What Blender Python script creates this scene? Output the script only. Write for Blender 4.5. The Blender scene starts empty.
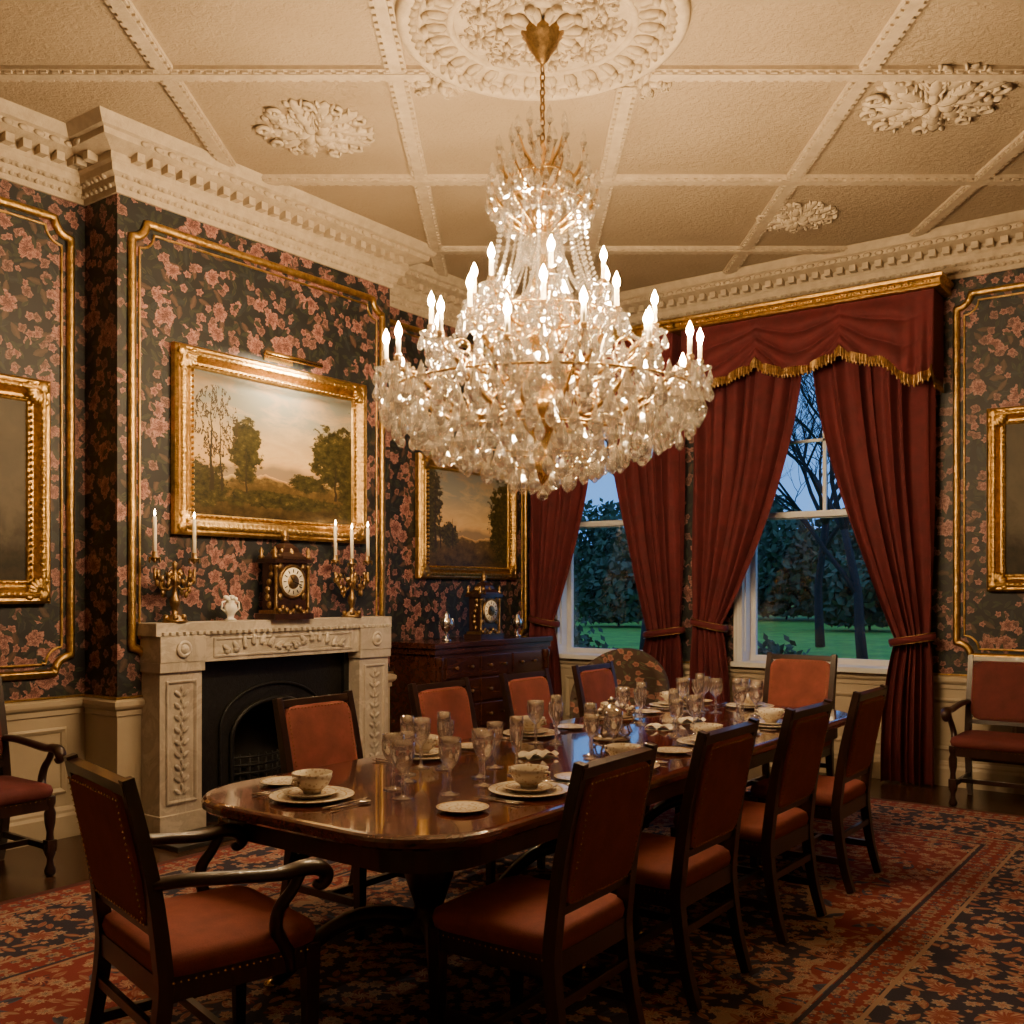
import bpy, math, random
from mathutils import Vector, Matrix, noise as mnoise
random.seed(7)
R=random.random
pi=math.pi; cos=math.cos; sin=math.sin
def U(a,b): return a+(b-a)*R()

# ------------------------------------------------------------ node helpers
class G:
    def __init__(s,name):
        s.mat=bpy.data.materials.new(name); s.mat.use_nodes=True
        s.t=s.mat.node_tree; s.t.nodes.clear()
        s.out=s.t.nodes.new('ShaderNodeOutputMaterial')
        s.b=s.t.nodes.new('ShaderNodeBsdfPrincipled')
        s.t.links.new(s.b.outputs[0],s.out.inputs[0])
    def set(s,inp,v):
        if isinstance(v,bpy.types.NodeSocket): s.t.links.new(v,inp)
        elif v is not None:
            if isinstance(v,(tuple,list)) and len(v)==3 and inp.type=='RGBA': v=(*v,1)
            inp.default_value=v
    def n(s,t,**k):
        nd=s.t.nodes.new(t)
        for a,b in k.items(): setattr(nd,a,b)
        return nd
    def m(s,op,a,b=None,c=None,clamp=False):
        nd=s.n('ShaderNodeMath',operation=op,use_clamp=clamp)
        s.set(nd.inputs[0],a)
        if b is not None: s.set(nd.inputs[1],b)
        if c is not None: s.set(nd.inputs[2],c)
        return nd.outputs[0]
    def mix(s,f,a,b,bt='MIX'):
        nd=s.n('ShaderNodeMix',data_type='RGBA',blend_type=bt)
        s.set(nd.inputs[0],f); s.set(nd.inputs[6],a); s.set(nd.inputs[7],b)
        return nd.outputs[2]
    def ramp(s,f,stops,interp='LINEAR'):
        nd=s.n('ShaderNodeValToRGB'); cr=nd.color_ramp; cr.interpolation=interp
        while len(cr.elements)<len(stops): cr.elements.new(.5)
        for e,(p,c) in zip(cr.elements,stops):
            e.position=p; e.color=(*c,1) if len(c)==3 else c
        s.set(nd.inputs[0],f); return nd.outputs[0]
    def coord(s,k='Object'): return s.n('ShaderNodeTexCoord').outputs[k]
    def pos(s): return s.n('ShaderNodeNewGeometry').outputs['Position']
    def sep(s,v):
        nd=s.n('ShaderNodeSeparateXYZ'); s.set(nd.inputs[0],v); return nd.outputs
    def comb(s,x,y,z=0.0):
        nd=s.n('ShaderNodeCombineXYZ'); s.set(nd.inputs[0],x); s.set(nd.inputs[1],y); s.set(nd.inputs[2],z); return nd.outputs[0]
    def mapv(s,v,scale=(1,1,1)):
        nd=s.n('ShaderNodeMapping'); s.set(nd.inputs[0],v); nd.inputs['Scale'].default_value=scale; return nd.outputs[0]
    def noise(s,v,scale=5,detail=3,rough=.5,dist=0,col=False):
        nd=s.n('ShaderNodeTexNoise'); s.set(nd.inputs['Vector'],v)
        nd.inputs['Scale'].default_value=scale; nd.inputs['Detail'].default_value=detail
        nd.inputs['Roughness'].default_value=rough; nd.inputs['Distortion'].default_value=dist
        return nd.outputs['Color' if col else 'Fac']
    def vor(s,v,scale=5,dim='3D',feat='F1',rnd=1):
        nd=s.n('ShaderNodeTexVoronoi',voronoi_dimensions=dim,feature=feat); s.set(nd.inputs['Vector'],v)
        nd.inputs['Scale'].default_value=scale; nd.inputs['Randomness'].default_value=rnd
        return nd
    def bump(s,h,st=.3,d=.01):
        nd=s.n('ShaderNodeBump'); s.set(nd.inputs['Height'],h); nd.inputs['Strength'].default_value=st
        nd.inputs['Distance'].default_value=d; s.t.links.new(nd.outputs[0],s.b.inputs['Normal'])
    def p(s,**k):
        for a,v in k.items(): s.set(s.b.inputs[a.replace('_',' ')],v)
        return s

def simple(name,c,rough=.5,metal=0,var=.25,scale=20,bump=0,bscale=60,**k):
    g=G(name); v=g.coord('Object')
    nz=g.noise(v,scale,4,.6)
    c2=tuple(x*(1-var) for x in c); c3=tuple(min(1,x*(1+var)) for x in c)
    g.p(Base_Color=g.ramp(nz,[(.3,c2),(.7,c3)]),Roughness=rough,Metallic=metal)
    if bump: g.bump(g.noise(v,bscale,3,.6),bump,.01)
    for a,b in k.items(): g.set(g.b.inputs[a.replace('_',' ')],b)
    return g.mat

def floral(g,u,v,base,layers):
    col=base
    nd=g.noise(g.comb(u,v),7,2,.5,col=True); ns=g.sep(nd)
    nf=g.sep(g.noise(g.comb(u,v),34,2,.6,col=True))
    for L in layers:
        s=L['s']; o=L.get('o',0)
        x=g.m('MULTIPLY_ADD',u,s,o); y=g.m('MULTIPLY_ADD',v,s,o*.7)
        x=g.m('ADD',x,g.m('MULTIPLY',g.m('SUBTRACT',ns[0],.5),L.get('d',.35)))
        y=g.m('ADD',y,g.m('MULTIPLY',g.m('SUBTRACT',ns[1],.5),L.get('d',.35)))
        if L.get('df'):
            x=g.m('ADD',x,g.m('MULTIPLY',g.m('SUBTRACT',nf[0],.5),L['df']))
            y=g.m('ADD',y,g.m('MULTIPLY',g.m('SUBTRACT',nf[1],.5),L['df']))
        vo=g.vor(g.comb(x,y),1,'2D','F1',L.get('r',.8))
        ps=g.sep(vo.outputs['Position']); rc=g.sep(vo.outputs['Color'])
        dx=g.m('SUBTRACT',x,ps[0]); dy=g.m('SUBTRACT',y,ps[1])
        th=g.m('MULTIPLY',rc[0],6.283)
        if L['k']=='f':
            ang=g.m('ADD',g.m('ARCTAN2',dy,dx),th)
            rad=g.m('SQRT',g.m('ADD',g.m('MULTIPLY',dx,dx),g.m('MULTIPLY',dy,dy)))
            c5=g.m('COSINE',g.m('MULTIPLY',ang,L.get('pt',5.0)))
            Rr=g.m('MULTIPLY',g.m('MULTIPLY_ADD',rc[1],.35,.65),L['z'])
            pa=L.get('pa',.17)
            Rr=g.m('MULTIPLY',Rr,g.m('MULTIPLY_ADD',c5,pa,1-pa))
            q=g.m('DIVIDE',rad,Rr)
            mask=g.m('MULTIPLY',g.m('SUBTRACT',1.0,q),9.0,clamp=True)
            c2=g.m('COSINE',g.m('ADD',g.m('MULTIPLY',ang,L.get('pt',5.0)*2-1),g.m('MULTIPLY',q,9.0)))
            sh=g.m('MULTIPLY_ADD',c2,.28,g.m('MULTIPLY',q,.75),clamp=True)
            lc=g.ramp(sh,[(0,L['c'][0]),(.35,L['c'][1]),(1,L['c'][2])])
        else:
            ct=g.m('COSINE',th); st=g.m('SINE',th)
            xr=g.m('ADD',g.m('MULTIPLY',dx,ct),g.m('MULTIPLY',dy,st))
            yr=g.m('SUBTRACT',g.m('MULTIPLY',dy,ct),g.m('MULTIPLY',dx,st))
            a=g.m('DIVIDE',xr,L['z']); b=g.m('DIVIDE',g.m('ABSOLUTE',yr),L['z']*.38)
            q=g.m('ADD',g.m('MULTIPLY',a,a),b)
            mask=g.m('MULTIPLY',g.m('SUBTRACT',1.0,q),9.0,clamp=True)
            lc=g.ramp(g.m('MULTIPLY_ADD',b,.6,g.m('MULTIPLY',rc[2],.5)),[(0,L['c'][0]),(.5,L['c'][1]),(1,L['c'][2])])
        mask=g.m('MULTIPLY',mask,g.m('LESS_THAN',rc[2],L.get('p',1.0)))
        col=g.mix(mask,col,lc)
    return col

# ------------------------------------------------------------ mesh builder
class MB:
    def __init__(s): s.v=[];s.f=[];s.m=[];s.s=[];s.mats=[]; s.M=None
    def mi(s,mat):
        if mat not in s.mats: s.mats.append(mat)
        return s.mats.index(mat)
    def add(s,vs,fs,mat,sm=False,M=None):
        b=len(s.v); k=s.mi(mat)
        for p in vs:
            p=Vector(p)
            if M is not None: p=M@p
            if s.M is not None: p=s.M@p
            s.v.append(p)
        for f in fs:
            s.f.append([b+i for i in f]); s.m.append(k); s.s.append(sm)
    def box(s,c,d,mat,M=None,tp=1.0):
        x,y,z=d[0]/2,d[1]/2,d[2]/2
        vs=[]
        for k,sc in ((-1,tp),(1,1)):
            for a,b in ((-1,-1),(1,-1),(1,1),(-1,1)):
                vs.append((c[0]+a*x*sc,c[1]+b*y*sc,c[2]+k*z))
        s.add(vs,[(3,2,1,0),(4,5,6,7),(0,1,5,4),(1,2,6,5),(2,3,7,6),(3,0,4,7)],mat,False,M)
    def bb(s,x0,x1,y0,y1,z0,z1,mat,M=None): s.box(((x0+x1)/2,(y0+y1)/2,(z0+z1)/2),(abs(x1-x0),abs(y1-y0),abs(z1-z0)),mat,M)
    def lathe(s,pr,mat,c=(0,0,0),seg=16,sm=True,M=None,wob=None):
        vs=[];fs=[];n=len(pr)
        for r,z in pr:
            for i in range(seg):
                a=2*pi*i/seg; rr=r
                if wob: rr=r*(1+wob[1]*cos(a*wob[0]))
                vs.append((c[0]+rr*cos(a),c[1]+rr*sin(a),c[2]+z))
        for j in range(n-1):
            for i in range(seg):
                k=(i+1)%seg; fs.append((j*seg+i,j*seg+k,(j+1)*seg+k,(j+1)*seg+i))
        if pr[0][0]>1e-5: fs.append(tuple(range(seg-1,-1,-1)))
        if pr[-1][0]>1e-5: fs.append(tuple((n-1)*seg+i for i in range(seg)))
        s.add(vs,fs,mat,sm,M)
    def tube(s,pts,r,mat,seg=8,closed=False,sm=True,ph=0,asp=1,M=None,up=None):
        pts=[Vector(p) for p in pts]; n=len(pts)
        if not isinstance(r,(list,tuple)): r=[r]*n
        T=[]
        for i in range(n):
            if closed: t=pts[(i+1)%n]-pts[i-1]
            else: t=pts[min(i+1,n-1)]-pts[max(i-1,0)]
            if t.length<1e-9: t=Vector((0,0,1))
            T.append(t.normalized())
        u=Vector(up) if up else (Vector((0,0,1)) if abs(T[0].z)<.9 else Vector((1,0,0)))
        vs=[];fs=[]
        for i in range(n):
            t=T[i]; u=u-t*u.dot(t)
            if u.length<1e-6: u=t.orthogonal()
            u.normalize(); w=t.cross(u)
            for k in range(seg):
                a=2*pi*k/seg+ph
                vs.append(pts[i]+u*(cos(a)*r[i])+w*(sin(a)*r[i]*asp))
        rng=n if closed else n-1
        for i in range(rng):
            j=(i+1)%n
            for k in range(seg):
                l=(k+1)%seg; fs.append((i*seg+k,i*seg+l,j*seg+l,j*seg+k))
        if not closed:
            fs.append(tuple(range(seg-1,-1,-1))); fs.append(tuple((n-1)*seg+k for k in range(seg)))
        s.add(vs,fs,mat,sm,M)
    def sup(s,c,d,mat,e=.35,nu=24,nv=12,M=None,e2=None):
        if e2 is None: e2=e
        f=lambda v,p: math.copysign(abs(v)**p,v)
        vs=[];fs=[]
        for j in range(nv+1):
            ph=-pi/2+pi*j/nv
            for i in range(nu):
                a=2*pi*i/nu
                vs.append((c[0]+d[0]*f(cos(ph),e2)*f(cos(a),e),c[1]+d[1]*f(cos(ph),e2)*f(sin(a),e),c[2]+d[2]*f(sin(ph),e2)))
        for j in range(nv):
            for i in range(nu):
                k=(i+1)%nu; fs.append((j*nu+i,j*nu+k,(j+1)*nu+k,(j+1)*nu+i))
        s.add(vs,fs,mat,True,M)
    def blob(s,c,d,mat,M=None): s.sup(c,d,mat,1,8,5,M)
    def sweep(s,path,prof,mat,closed=False,sm=False,M=None):
        P=[Vector((p[0],p[1])) for p in path]; n=len(P); vs=[];fs=[];m=len(prof)
        nor=lambda a,b: Vector((-(b-a).y,(b-a).x)).normalized()
        for i in range(n):
            if closed or 0<i<n-1:
                a=nor(P[i-1],P[i]); b=nor(P[i],P[(i+1)%n]); q=(a+b)/(1+a.dot(b))
            elif i==0: q=nor(P[0],P[1])
            else: q=nor(P[-2],P[-1])
            for o,z in prof: vs.append((P[i].x+q.x*o,P[i].y+q.y*o,z))
        for i in range(n if closed else n-1):
            j=(i+1)%n
            for k in range(m-1): fs.append((i*m+k,j*m+k,j*m+k+1,i*m+k+1))
        if not closed:
            fs.append(tuple(range(m))); fs.append(tuple((n-1)*m+k for k in range(m-1,-1,-1)))
        s.add(vs,fs,mat,sm,M)
    def grid(s,fn,nu,nv,mat,sm=True,M=None):
        vs=[fn(i/nu,j/nv) for j in range(nv+1) for i in range(nu+1)]
        fs=[(j*(nu+1)+i,j*(nu+1)+i+1,(j+1)*(nu+1)+i+1,(j+1)*(nu+1)+i) for j in range(nv) for i in range(nu)]
        s.add(vs,fs,mat,sm,M)
    def mesh(s,name):
        me=bpy.data.meshes.new(name); me.from_pydata([tuple(v) for v in s.v],[],s.f)
        for m in s.mats: me.materials.append(m)
        me.polygons.foreach_set('material_index',s.m); me.polygons.foreach_set('use_smooth',s.s)
        me.update(); return me
    def obj(s,name,loc=(0,0,0),rz=0,bevel=0,parent=None):
        return place(s.mesh(name),name,loc,rz,bevel,parent)
def place(me,name,loc=(0,0,0),rz=0,bevel=0,parent=None,sc=1):
    o=bpy.data.objects.new(name,me); bpy.context.scene.collection.objects.link(o)
    o.location=loc; o.rotation_euler=(0,0,rz); o.scale=(sc,sc,sc)
    if bevel:
        b=o.modifiers.new('bev','BEVEL'); b.width=bevel; b.segments=2; b.limit_method='ANGLE'; b.angle_limit=.9
    if parent: o.parent=parent
    return o
RX=Matrix.Rotation(pi/2,4,'X')
def TR(x,y,z): return Matrix.Translation((x,y,z))
def RZ(a): return Matrix.Rotation(a,4,'Z')

# ------------------------------------------------------------ materials
def wood(name,c1,c2,rough,ax=(1,12,12),coat=0):
    g=G(name); v=g.mapv(g.coord('Object'),ax)
    n1=g.noise(v,3,5,.6,.6)
    g.p(Base_Color=g.ramp(n1,[(.3,c1),(.7,c2)]),Roughness=rough,Coat_Weight=coat,Coat_Roughness=.04)
    g.b.inputs['Specular IOR Level'].default_value=.5
    return g.mat
M_tabletop=wood('mahogany_polished',(.045,.009,.006),(.12,.028,.015),.14,(12,1,12),.8)
M_wood=wood('dark_mahogany',(.014,.006,.004),(.034,.012,.008),.3,(8,8,1),.2)
M_side=wood('sideboard_mahogany',(.026,.008,.005),(.065,.02,.012),.25,(8,1,8),.3)
def velvet(name,c,sh=.4,vs=1.0):
    g=G(name); v=g.coord('Object')
    a=g.noise(v,9,3,.6); b=g.noise(v,220,2,.7)
    f=g.m('MULTIPLY_ADD',b,.35,g.m('MULTIPLY',a,.65))
    g.p(Base_Color=g.ramp(f,[(.3,tuple(x*.65 for x in c)),(.7,tuple(x*1.3 for x in c))]),Roughness=.85)
    g.b.inputs['Sheen Weight'].default_value=sh; g.b.inputs['Sheen Roughness'].default_value=.4
    g.b.inputs['Sheen Tint'].default_value=(*[min(1,x*3) for x in c],1)
    g.bump(b,.25,.003)
    return g.mat
M_terra=velvet('terracotta_velvet',(.215,.053,.040),.2)
M_wine=velvet('wine_leather',(.11,.018,.018),.15)
M_curt=velvet('curtain_velvet',(.085,.0066,.0105),.12)
M_gold=simple('gilt',(.52,.33,.11),.38,1,.4,30,.5,70)
M_brass=simple('brass',(.70,.48,.20),.25,1,.15,15)
M_abrass=simple('antique_brass',(.30,.19,.08),.4,1,.4,40,.3,120)
M_silver=simple('silver',(.75,.72,.66),.18,1,.1,15)
M_cream=simple('cream_paint',(.40,.335,.24),.5,0,.06,3,.05,40)
M_white=simple('white_paint',(.60,.62,.64),.45,0,.05,5)
M_plast=simple('plaster_trim',(.42,.345,.25),.75,0,.14,14,.35,60)
M_black=simple('cast_iron',(.012,.012,.012),.5,.4,.4,30,.3,80)
M_soot=simple('soot',(.008,.007,.006),.9,0,.4,10)
M_stone=simple('hearth_slate',(.03,.028,.026),.35,0,.4,6)
M_candle=simple('candle_wax',(.85,.78,.62),.5,0,.04,10)
def _china():
    g=G('china'); v=g.coord('Object'); s=g.sep(v)
    rad=g.m('SQRT',g.m('ADD',g.m('MULTIPLY',s[0],s[0]),g.m('MULTIPLY',s[1],s[1])))
    vo=g.vor(v,60); f=g.m('LESS_THAN',vo.outputs['Distance'],.33)
    col=g.mix(g.m('MULTIPLY',f,.65),(.74,.68,.56),(.42,.30,.18))
    ring=g.m('GREATER_THAN',g.m('SINE',g.m('MULTIPLY',rad,170.0)),.93)
    col=g.mix(g.m('MULTIPLY',ring,.7),col,(.5,.32,.08))
    g.p(Base_Color=col,Roughness=.15); return g.mat
M_china=_china()
M_porc=simple('porcelain_white',(.8,.78,.7),.15,0,.06,20)
M_napkin=simple('linen',(.7,.66,.58),.9,0,.08,40,.3,200)
def _marble():
    g=G('marble'); v=g.coord('Object'); n=g.noise(v,4,6,.65,1.5)
    g.p(Base_Color=g.ramp(n,[(.35,(.50,.445,.37)),(.52,(.40,.355,.295)),(.6,(.54,.485,.41))]),Roughness=.3)
    g.bump(g.noise(v,40,3,.6),.12,.01); return g.mat
M_marble=_marble()
def _glassy(name,tr,gl,tint=(1,1,1),rough=.0,df=0,gr=.06,ior=1.5):
    g=G(name); t=g.t; t.nodes.remove(g.b)
    a=g.n('ShaderNodeBsdfTransparent'); b=g.n('ShaderNodeBsdfGlossy'); c=g.n('ShaderNodeBsdfGlass')
    a.inputs[0].default_value=(1,1,1,1); b.inputs[0].default_value=(*tint,1); c.inputs[0].default_value=(*tint,1)
    b.inputs['Roughness'].default_value=gr; c.inputs['Roughness'].default_value=rough; c.inputs['IOR'].default_value=ior
    m1=g.n('ShaderNodeMixShader'); m1.inputs[0].default_value=gl
    t.links.new(c.outputs[0],m1.inputs[1]); t.links.new(b.outputs[0],m1.inputs[2])
    if df:
        d=g.n('ShaderNodeBsdfDiffuse'); d.inputs[0].default_value=(.95,.92,.86,1)
        tl=g.n('ShaderNodeBsdfTranslucent'); tl.inputs[0].default_value=(.95,.92,.86,1)
        ad=g.n('ShaderNodeMixShader'); ad.inputs[0].default_value=.5
        t.links.new(d.outputs[0],ad.inputs[1]); t.links.new(tl.outputs[0],ad.inputs[2])
        m3=g.n('ShaderNodeMixShader'); m3.inputs[0].default_value=df
        t.links.new(m1.outputs[0],m3.inputs[1]); t.links.new(ad.outputs[0],m3.inputs[2]); m1=m3
    m2=g.n('ShaderNodeMixShader'); m2.inputs[0].default_value=tr
    t.links.new(m1.outputs[0],m2.inputs[1]); t.links.new(a.outputs[0],m2.inputs[2])
    t.links.new(m2.outputs[0],g.out.inputs[0]); return g.mat
M_crys=_glassy('crystal',.40,.62,(1,1,1),0,.035,.09,1.55)
M_glass=_glassy('table_crystal',.42,.5,(1,1,1),0,0,.03)
M_pane=_glassy('window_pane',.95,1,(1,1,1))
def emis(name,c,st):
    g=G(name); g.t.nodes.remove(g.b); e=g.n('ShaderNodeEmission'); e.inputs[0].default_value=(*c,1); e.inputs[1].default_value=st
    g.t.links.new(e.outputs[0],g.out.inputs[0]); return g.mat
M_flame=emis('candle_bulb',(1,.67,.34),1450)
M_cflame=emis('candle_flame',(1,.62,.25),110)

def _wallpaper():
    g=G('floral_wallpaper'); p=g.sep(g.pos()); u=g.m('ADD',p[0],p[1]); v=p[2]
    base=g.ramp(g.noise(g.comb(u,v),5,2,.5),[(.3,(.0040,.0052,.0078)),(.7,(.009,.0108,.0150))])
    lf=((.028,.032,.020),(.012,.018,.014),(.058,.052,.030))
    lf2=((.019,.026,.03),(.009,.013,.017),(.046,.050,.045))
    br=((.09,.048,.035),(.05,.030,.023),(.04,.024,.019))
    f1=((.055,.018,.017),(.20,.080,.072),(.38,.205,.180))
    f2=((.04,.016,.015),(.13,.058,.052),(.26,.140,.122))
    col=floral(g,u,v,base,[
        dict(k='l',s=13,z=.48,c=lf,o=3.1,df=.2,p=.85),
        dict(k='l',s=9,z=.52,c=lf2,o=9.7,df=.2,p=.6),
        dict(k='l',s=9,z=.5,c=br,o=6.2,p=.45,df=.2),
        dict(k='f',s=10,z=.44,c=f2,o=1.3,p=.5,pt=4.,pa=.12,df=.35),
        dict(k='f',s=5.8,z=.44,c=f1,o=4.4,p=.58,d=.5,pt=6.,pa=.10,df=.4),
        dict(k='f',s=13,z=.42,c=f1,o=7.4,p=.32,pt=5.,pa=.14,df=.3),
        dict(k='l',s=12,z=.5,c=lf,o=12.3,p=.34,df=.3)])
    g.p(Base_Color=col,Roughness=.6); g.bump(g.noise(g.pos(),150,2,.6),.1,.003); return g.mat
M_wp=_wallpaper()
def _ceiling():
    g=G('ceiling_plaster'); v=g.pos(); n=g.noise(v,28,5,.7,.4); n2=g.noise(v,2,2,.5)
    g.p(Base_Color=g.mix(g.m('MULTIPLY',n,.4),g.ramp(n2,[(.3,(.33,.255,.17)),(.7,(.38,.30,.205))]),(.27,.21,.14)),Roughness=.85)
    g.bump(n,.9,.02); return g.mat
M_ceil=_ceiling()
def _floor():
    g=G('dark_floorboards'); p=g.sep(g.pos())
    bx=g.m('MULTIPLY',p[0],7.0); fl=g.m('FLOOR',bx); fr=g.m('FRACT',bx)
    gap=g.m('LESS_THAN',g.m('ABSOLUTE',g.m('SUBTRACT',fr,.5)),.485)
    n=g.noise(g.comb(g.m('MULTIPLY_ADD',fl,3.7,g.m('MULTIPLY',p[0],10)),g.m('MULTIPLY',p[1],1.2),fl),3,5,.6,.4)
    c=g.ramp(n,[(.3,(.026,.012,.007)),(.7,(.08,.036,.02))])
    g.p(Base_Color=g.mix(gap,(.006,.004,.003),c),Roughness=.25); return g.mat
M_floor=_floor()
RUG=(-4.8,-.3,.1,7.3)
def _rug():
    g=G('persian_rug'); p=g.sep(g.pos())
    cx=(RUG[0]+RUG[1])/2; cy=(RUG[2]+RUG[3])/2; hw=(RUG[1]-RUG[0])/2; hh=(RUG[3]-RUG[2])/2
    ax=g.m('ABSOLUTE',g.m('SUBTRACT',p[0],cx)); ay=g.m('ABSOLUTE',g.m('SUBTRACT',p[1],cy))
    e=g.m('MINIMUM',g.m('SUBTRACT',hw,ax),g.m('SUBTRACT',hh,ay))
    navy=(.010,.016,.042); red=(.22,.026,.026); cr=(.52,.38,.26); rust=(.26,.07,.045); blue=(.05,.08,.14); crd=(.36,.24,.16)
    P1=(navy,cr,rust); P2=(cr,red,navy); P3=(red,cr,blue); P4=(cr,rust,cr)
    md=g.m('ADD',g.m('POWER',g.m('DIVIDE',ax,1.15),1.6),g.m('POWER',g.m('DIVIDE',ay,2.2),1.6))
    md=g.m('ADD',md,g.m('MULTIPLY',g.m('SUBTRACT',g.noise(g.comb(ax,ay),4,2,.5),.5),.5))
    base=g.mix(g.m('GREATER_THAN',md,1.0),navy,red)
    base=g.mix(g.m('LESS_THAN',g.m('ABSOLUTE',g.m('SUBTRACT',md,1.0)),.035),base,crd)
    base=g.mix(g.m('GREATER_THAN',md,2.3),base,navy)
    field=floral(g,ax,ay,base,[
        dict(k='l',s=9,z=.6,c=(navy,blue,navy),o=2,d=.2,p=.3),
        dict(k='l',s=14,z=.55,c=(crd,rust,cr),o=5,d=.2,p=.75),
        dict(k='f',s=6.5,z=.46,c=P2,o=8,d=.15,p=.5,pt=6.),
        dict(k='f',s=11,z=.45,c=P1,o=3,d=.15,p=.6,pt=8.),
        dict(k='f',s=18,z=.42,c=P4,o=6,d=.1,p=.45)])
    border=floral(g,ax,ay,navy,[
        dict(k='l',s=12,z=.55,c=(crd,rust,crd),o=1,d=.2,p=.7),
        dict(k='f',s=5,z=.5,c=(rust,red,cr),o=7,d=.1,p=.8,r=.45,pt=8.),
        dict(k='f',s=10,z=.42,c=P3,o=2,d=.1,p=.55,pt=6.),
        dict(k='f',s=17,z=.4,c=P4,o=9,d=.1,p=.4)])
    guard=floral(g,ax,ay,red,[dict(k='f',s=14,z=.5,c=(navy,crd,crd),o=4,d=.05,r=.3,pt=6.),dict(k='f',s=20,z=.35,c=(cr,navy,blue),o=4,d=.05,p=.6)])
    col=g.mix(g.m('GREATER_THAN',e,.95),border,field)
    def band(a,b): return g.m('MULTIPLY',g.m('GREATER_THAN',e,a),g.m('LESS_THAN',e,b))
    for a,b,c in ((.0,.05,(.08,.015,.012)),(.05,.2,guard),(.2,.218,crd),(.78,.798,crd),(.805,.95,guard),(.95,.97,navy),(.975,.99,crd)):
        col=g.mix(band(a,b),col,c)
    wv=g.noise(g.pos(),260,2,.7); big=g.noise(g.pos(),2.5,3,.6)
    col=g.mix(g.m('MULTIPLY',wv,.30),col,(.02,.012,.012))
    col=g.mix(g.m('MULTIPLY',big,.12),col,(.16,.06,.04))
    g.p(Base_Color=col,Roughness=.95); g.bump(wv,.5,.004); return g.mat
M_rug=_rug()
def _floralfab():
    g=G('floral_upholstery'); p=g.sep(g.coord('Object')); u=g.m('ADD',p[0],g.m('MULTIPLY',p[1],.8)); 
    c=floral(g,u,p[2],(.05,.03,.022),[dict(k='l',s=16,z=.5,c=((.08,.07,.04),(.05,.05,.03),(.14,.10,.06)),o=3),
        dict(k='f',s=13,z=.45,c=((.12,.03,.02),(.24,.10,.075),(.30,.17,.12)),o=1,p=.7,pa=.1,df=.3)])
    g.p(Base_Color=c,Roughness=.85); return g.mat
M_fab=_floralfab()
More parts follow.
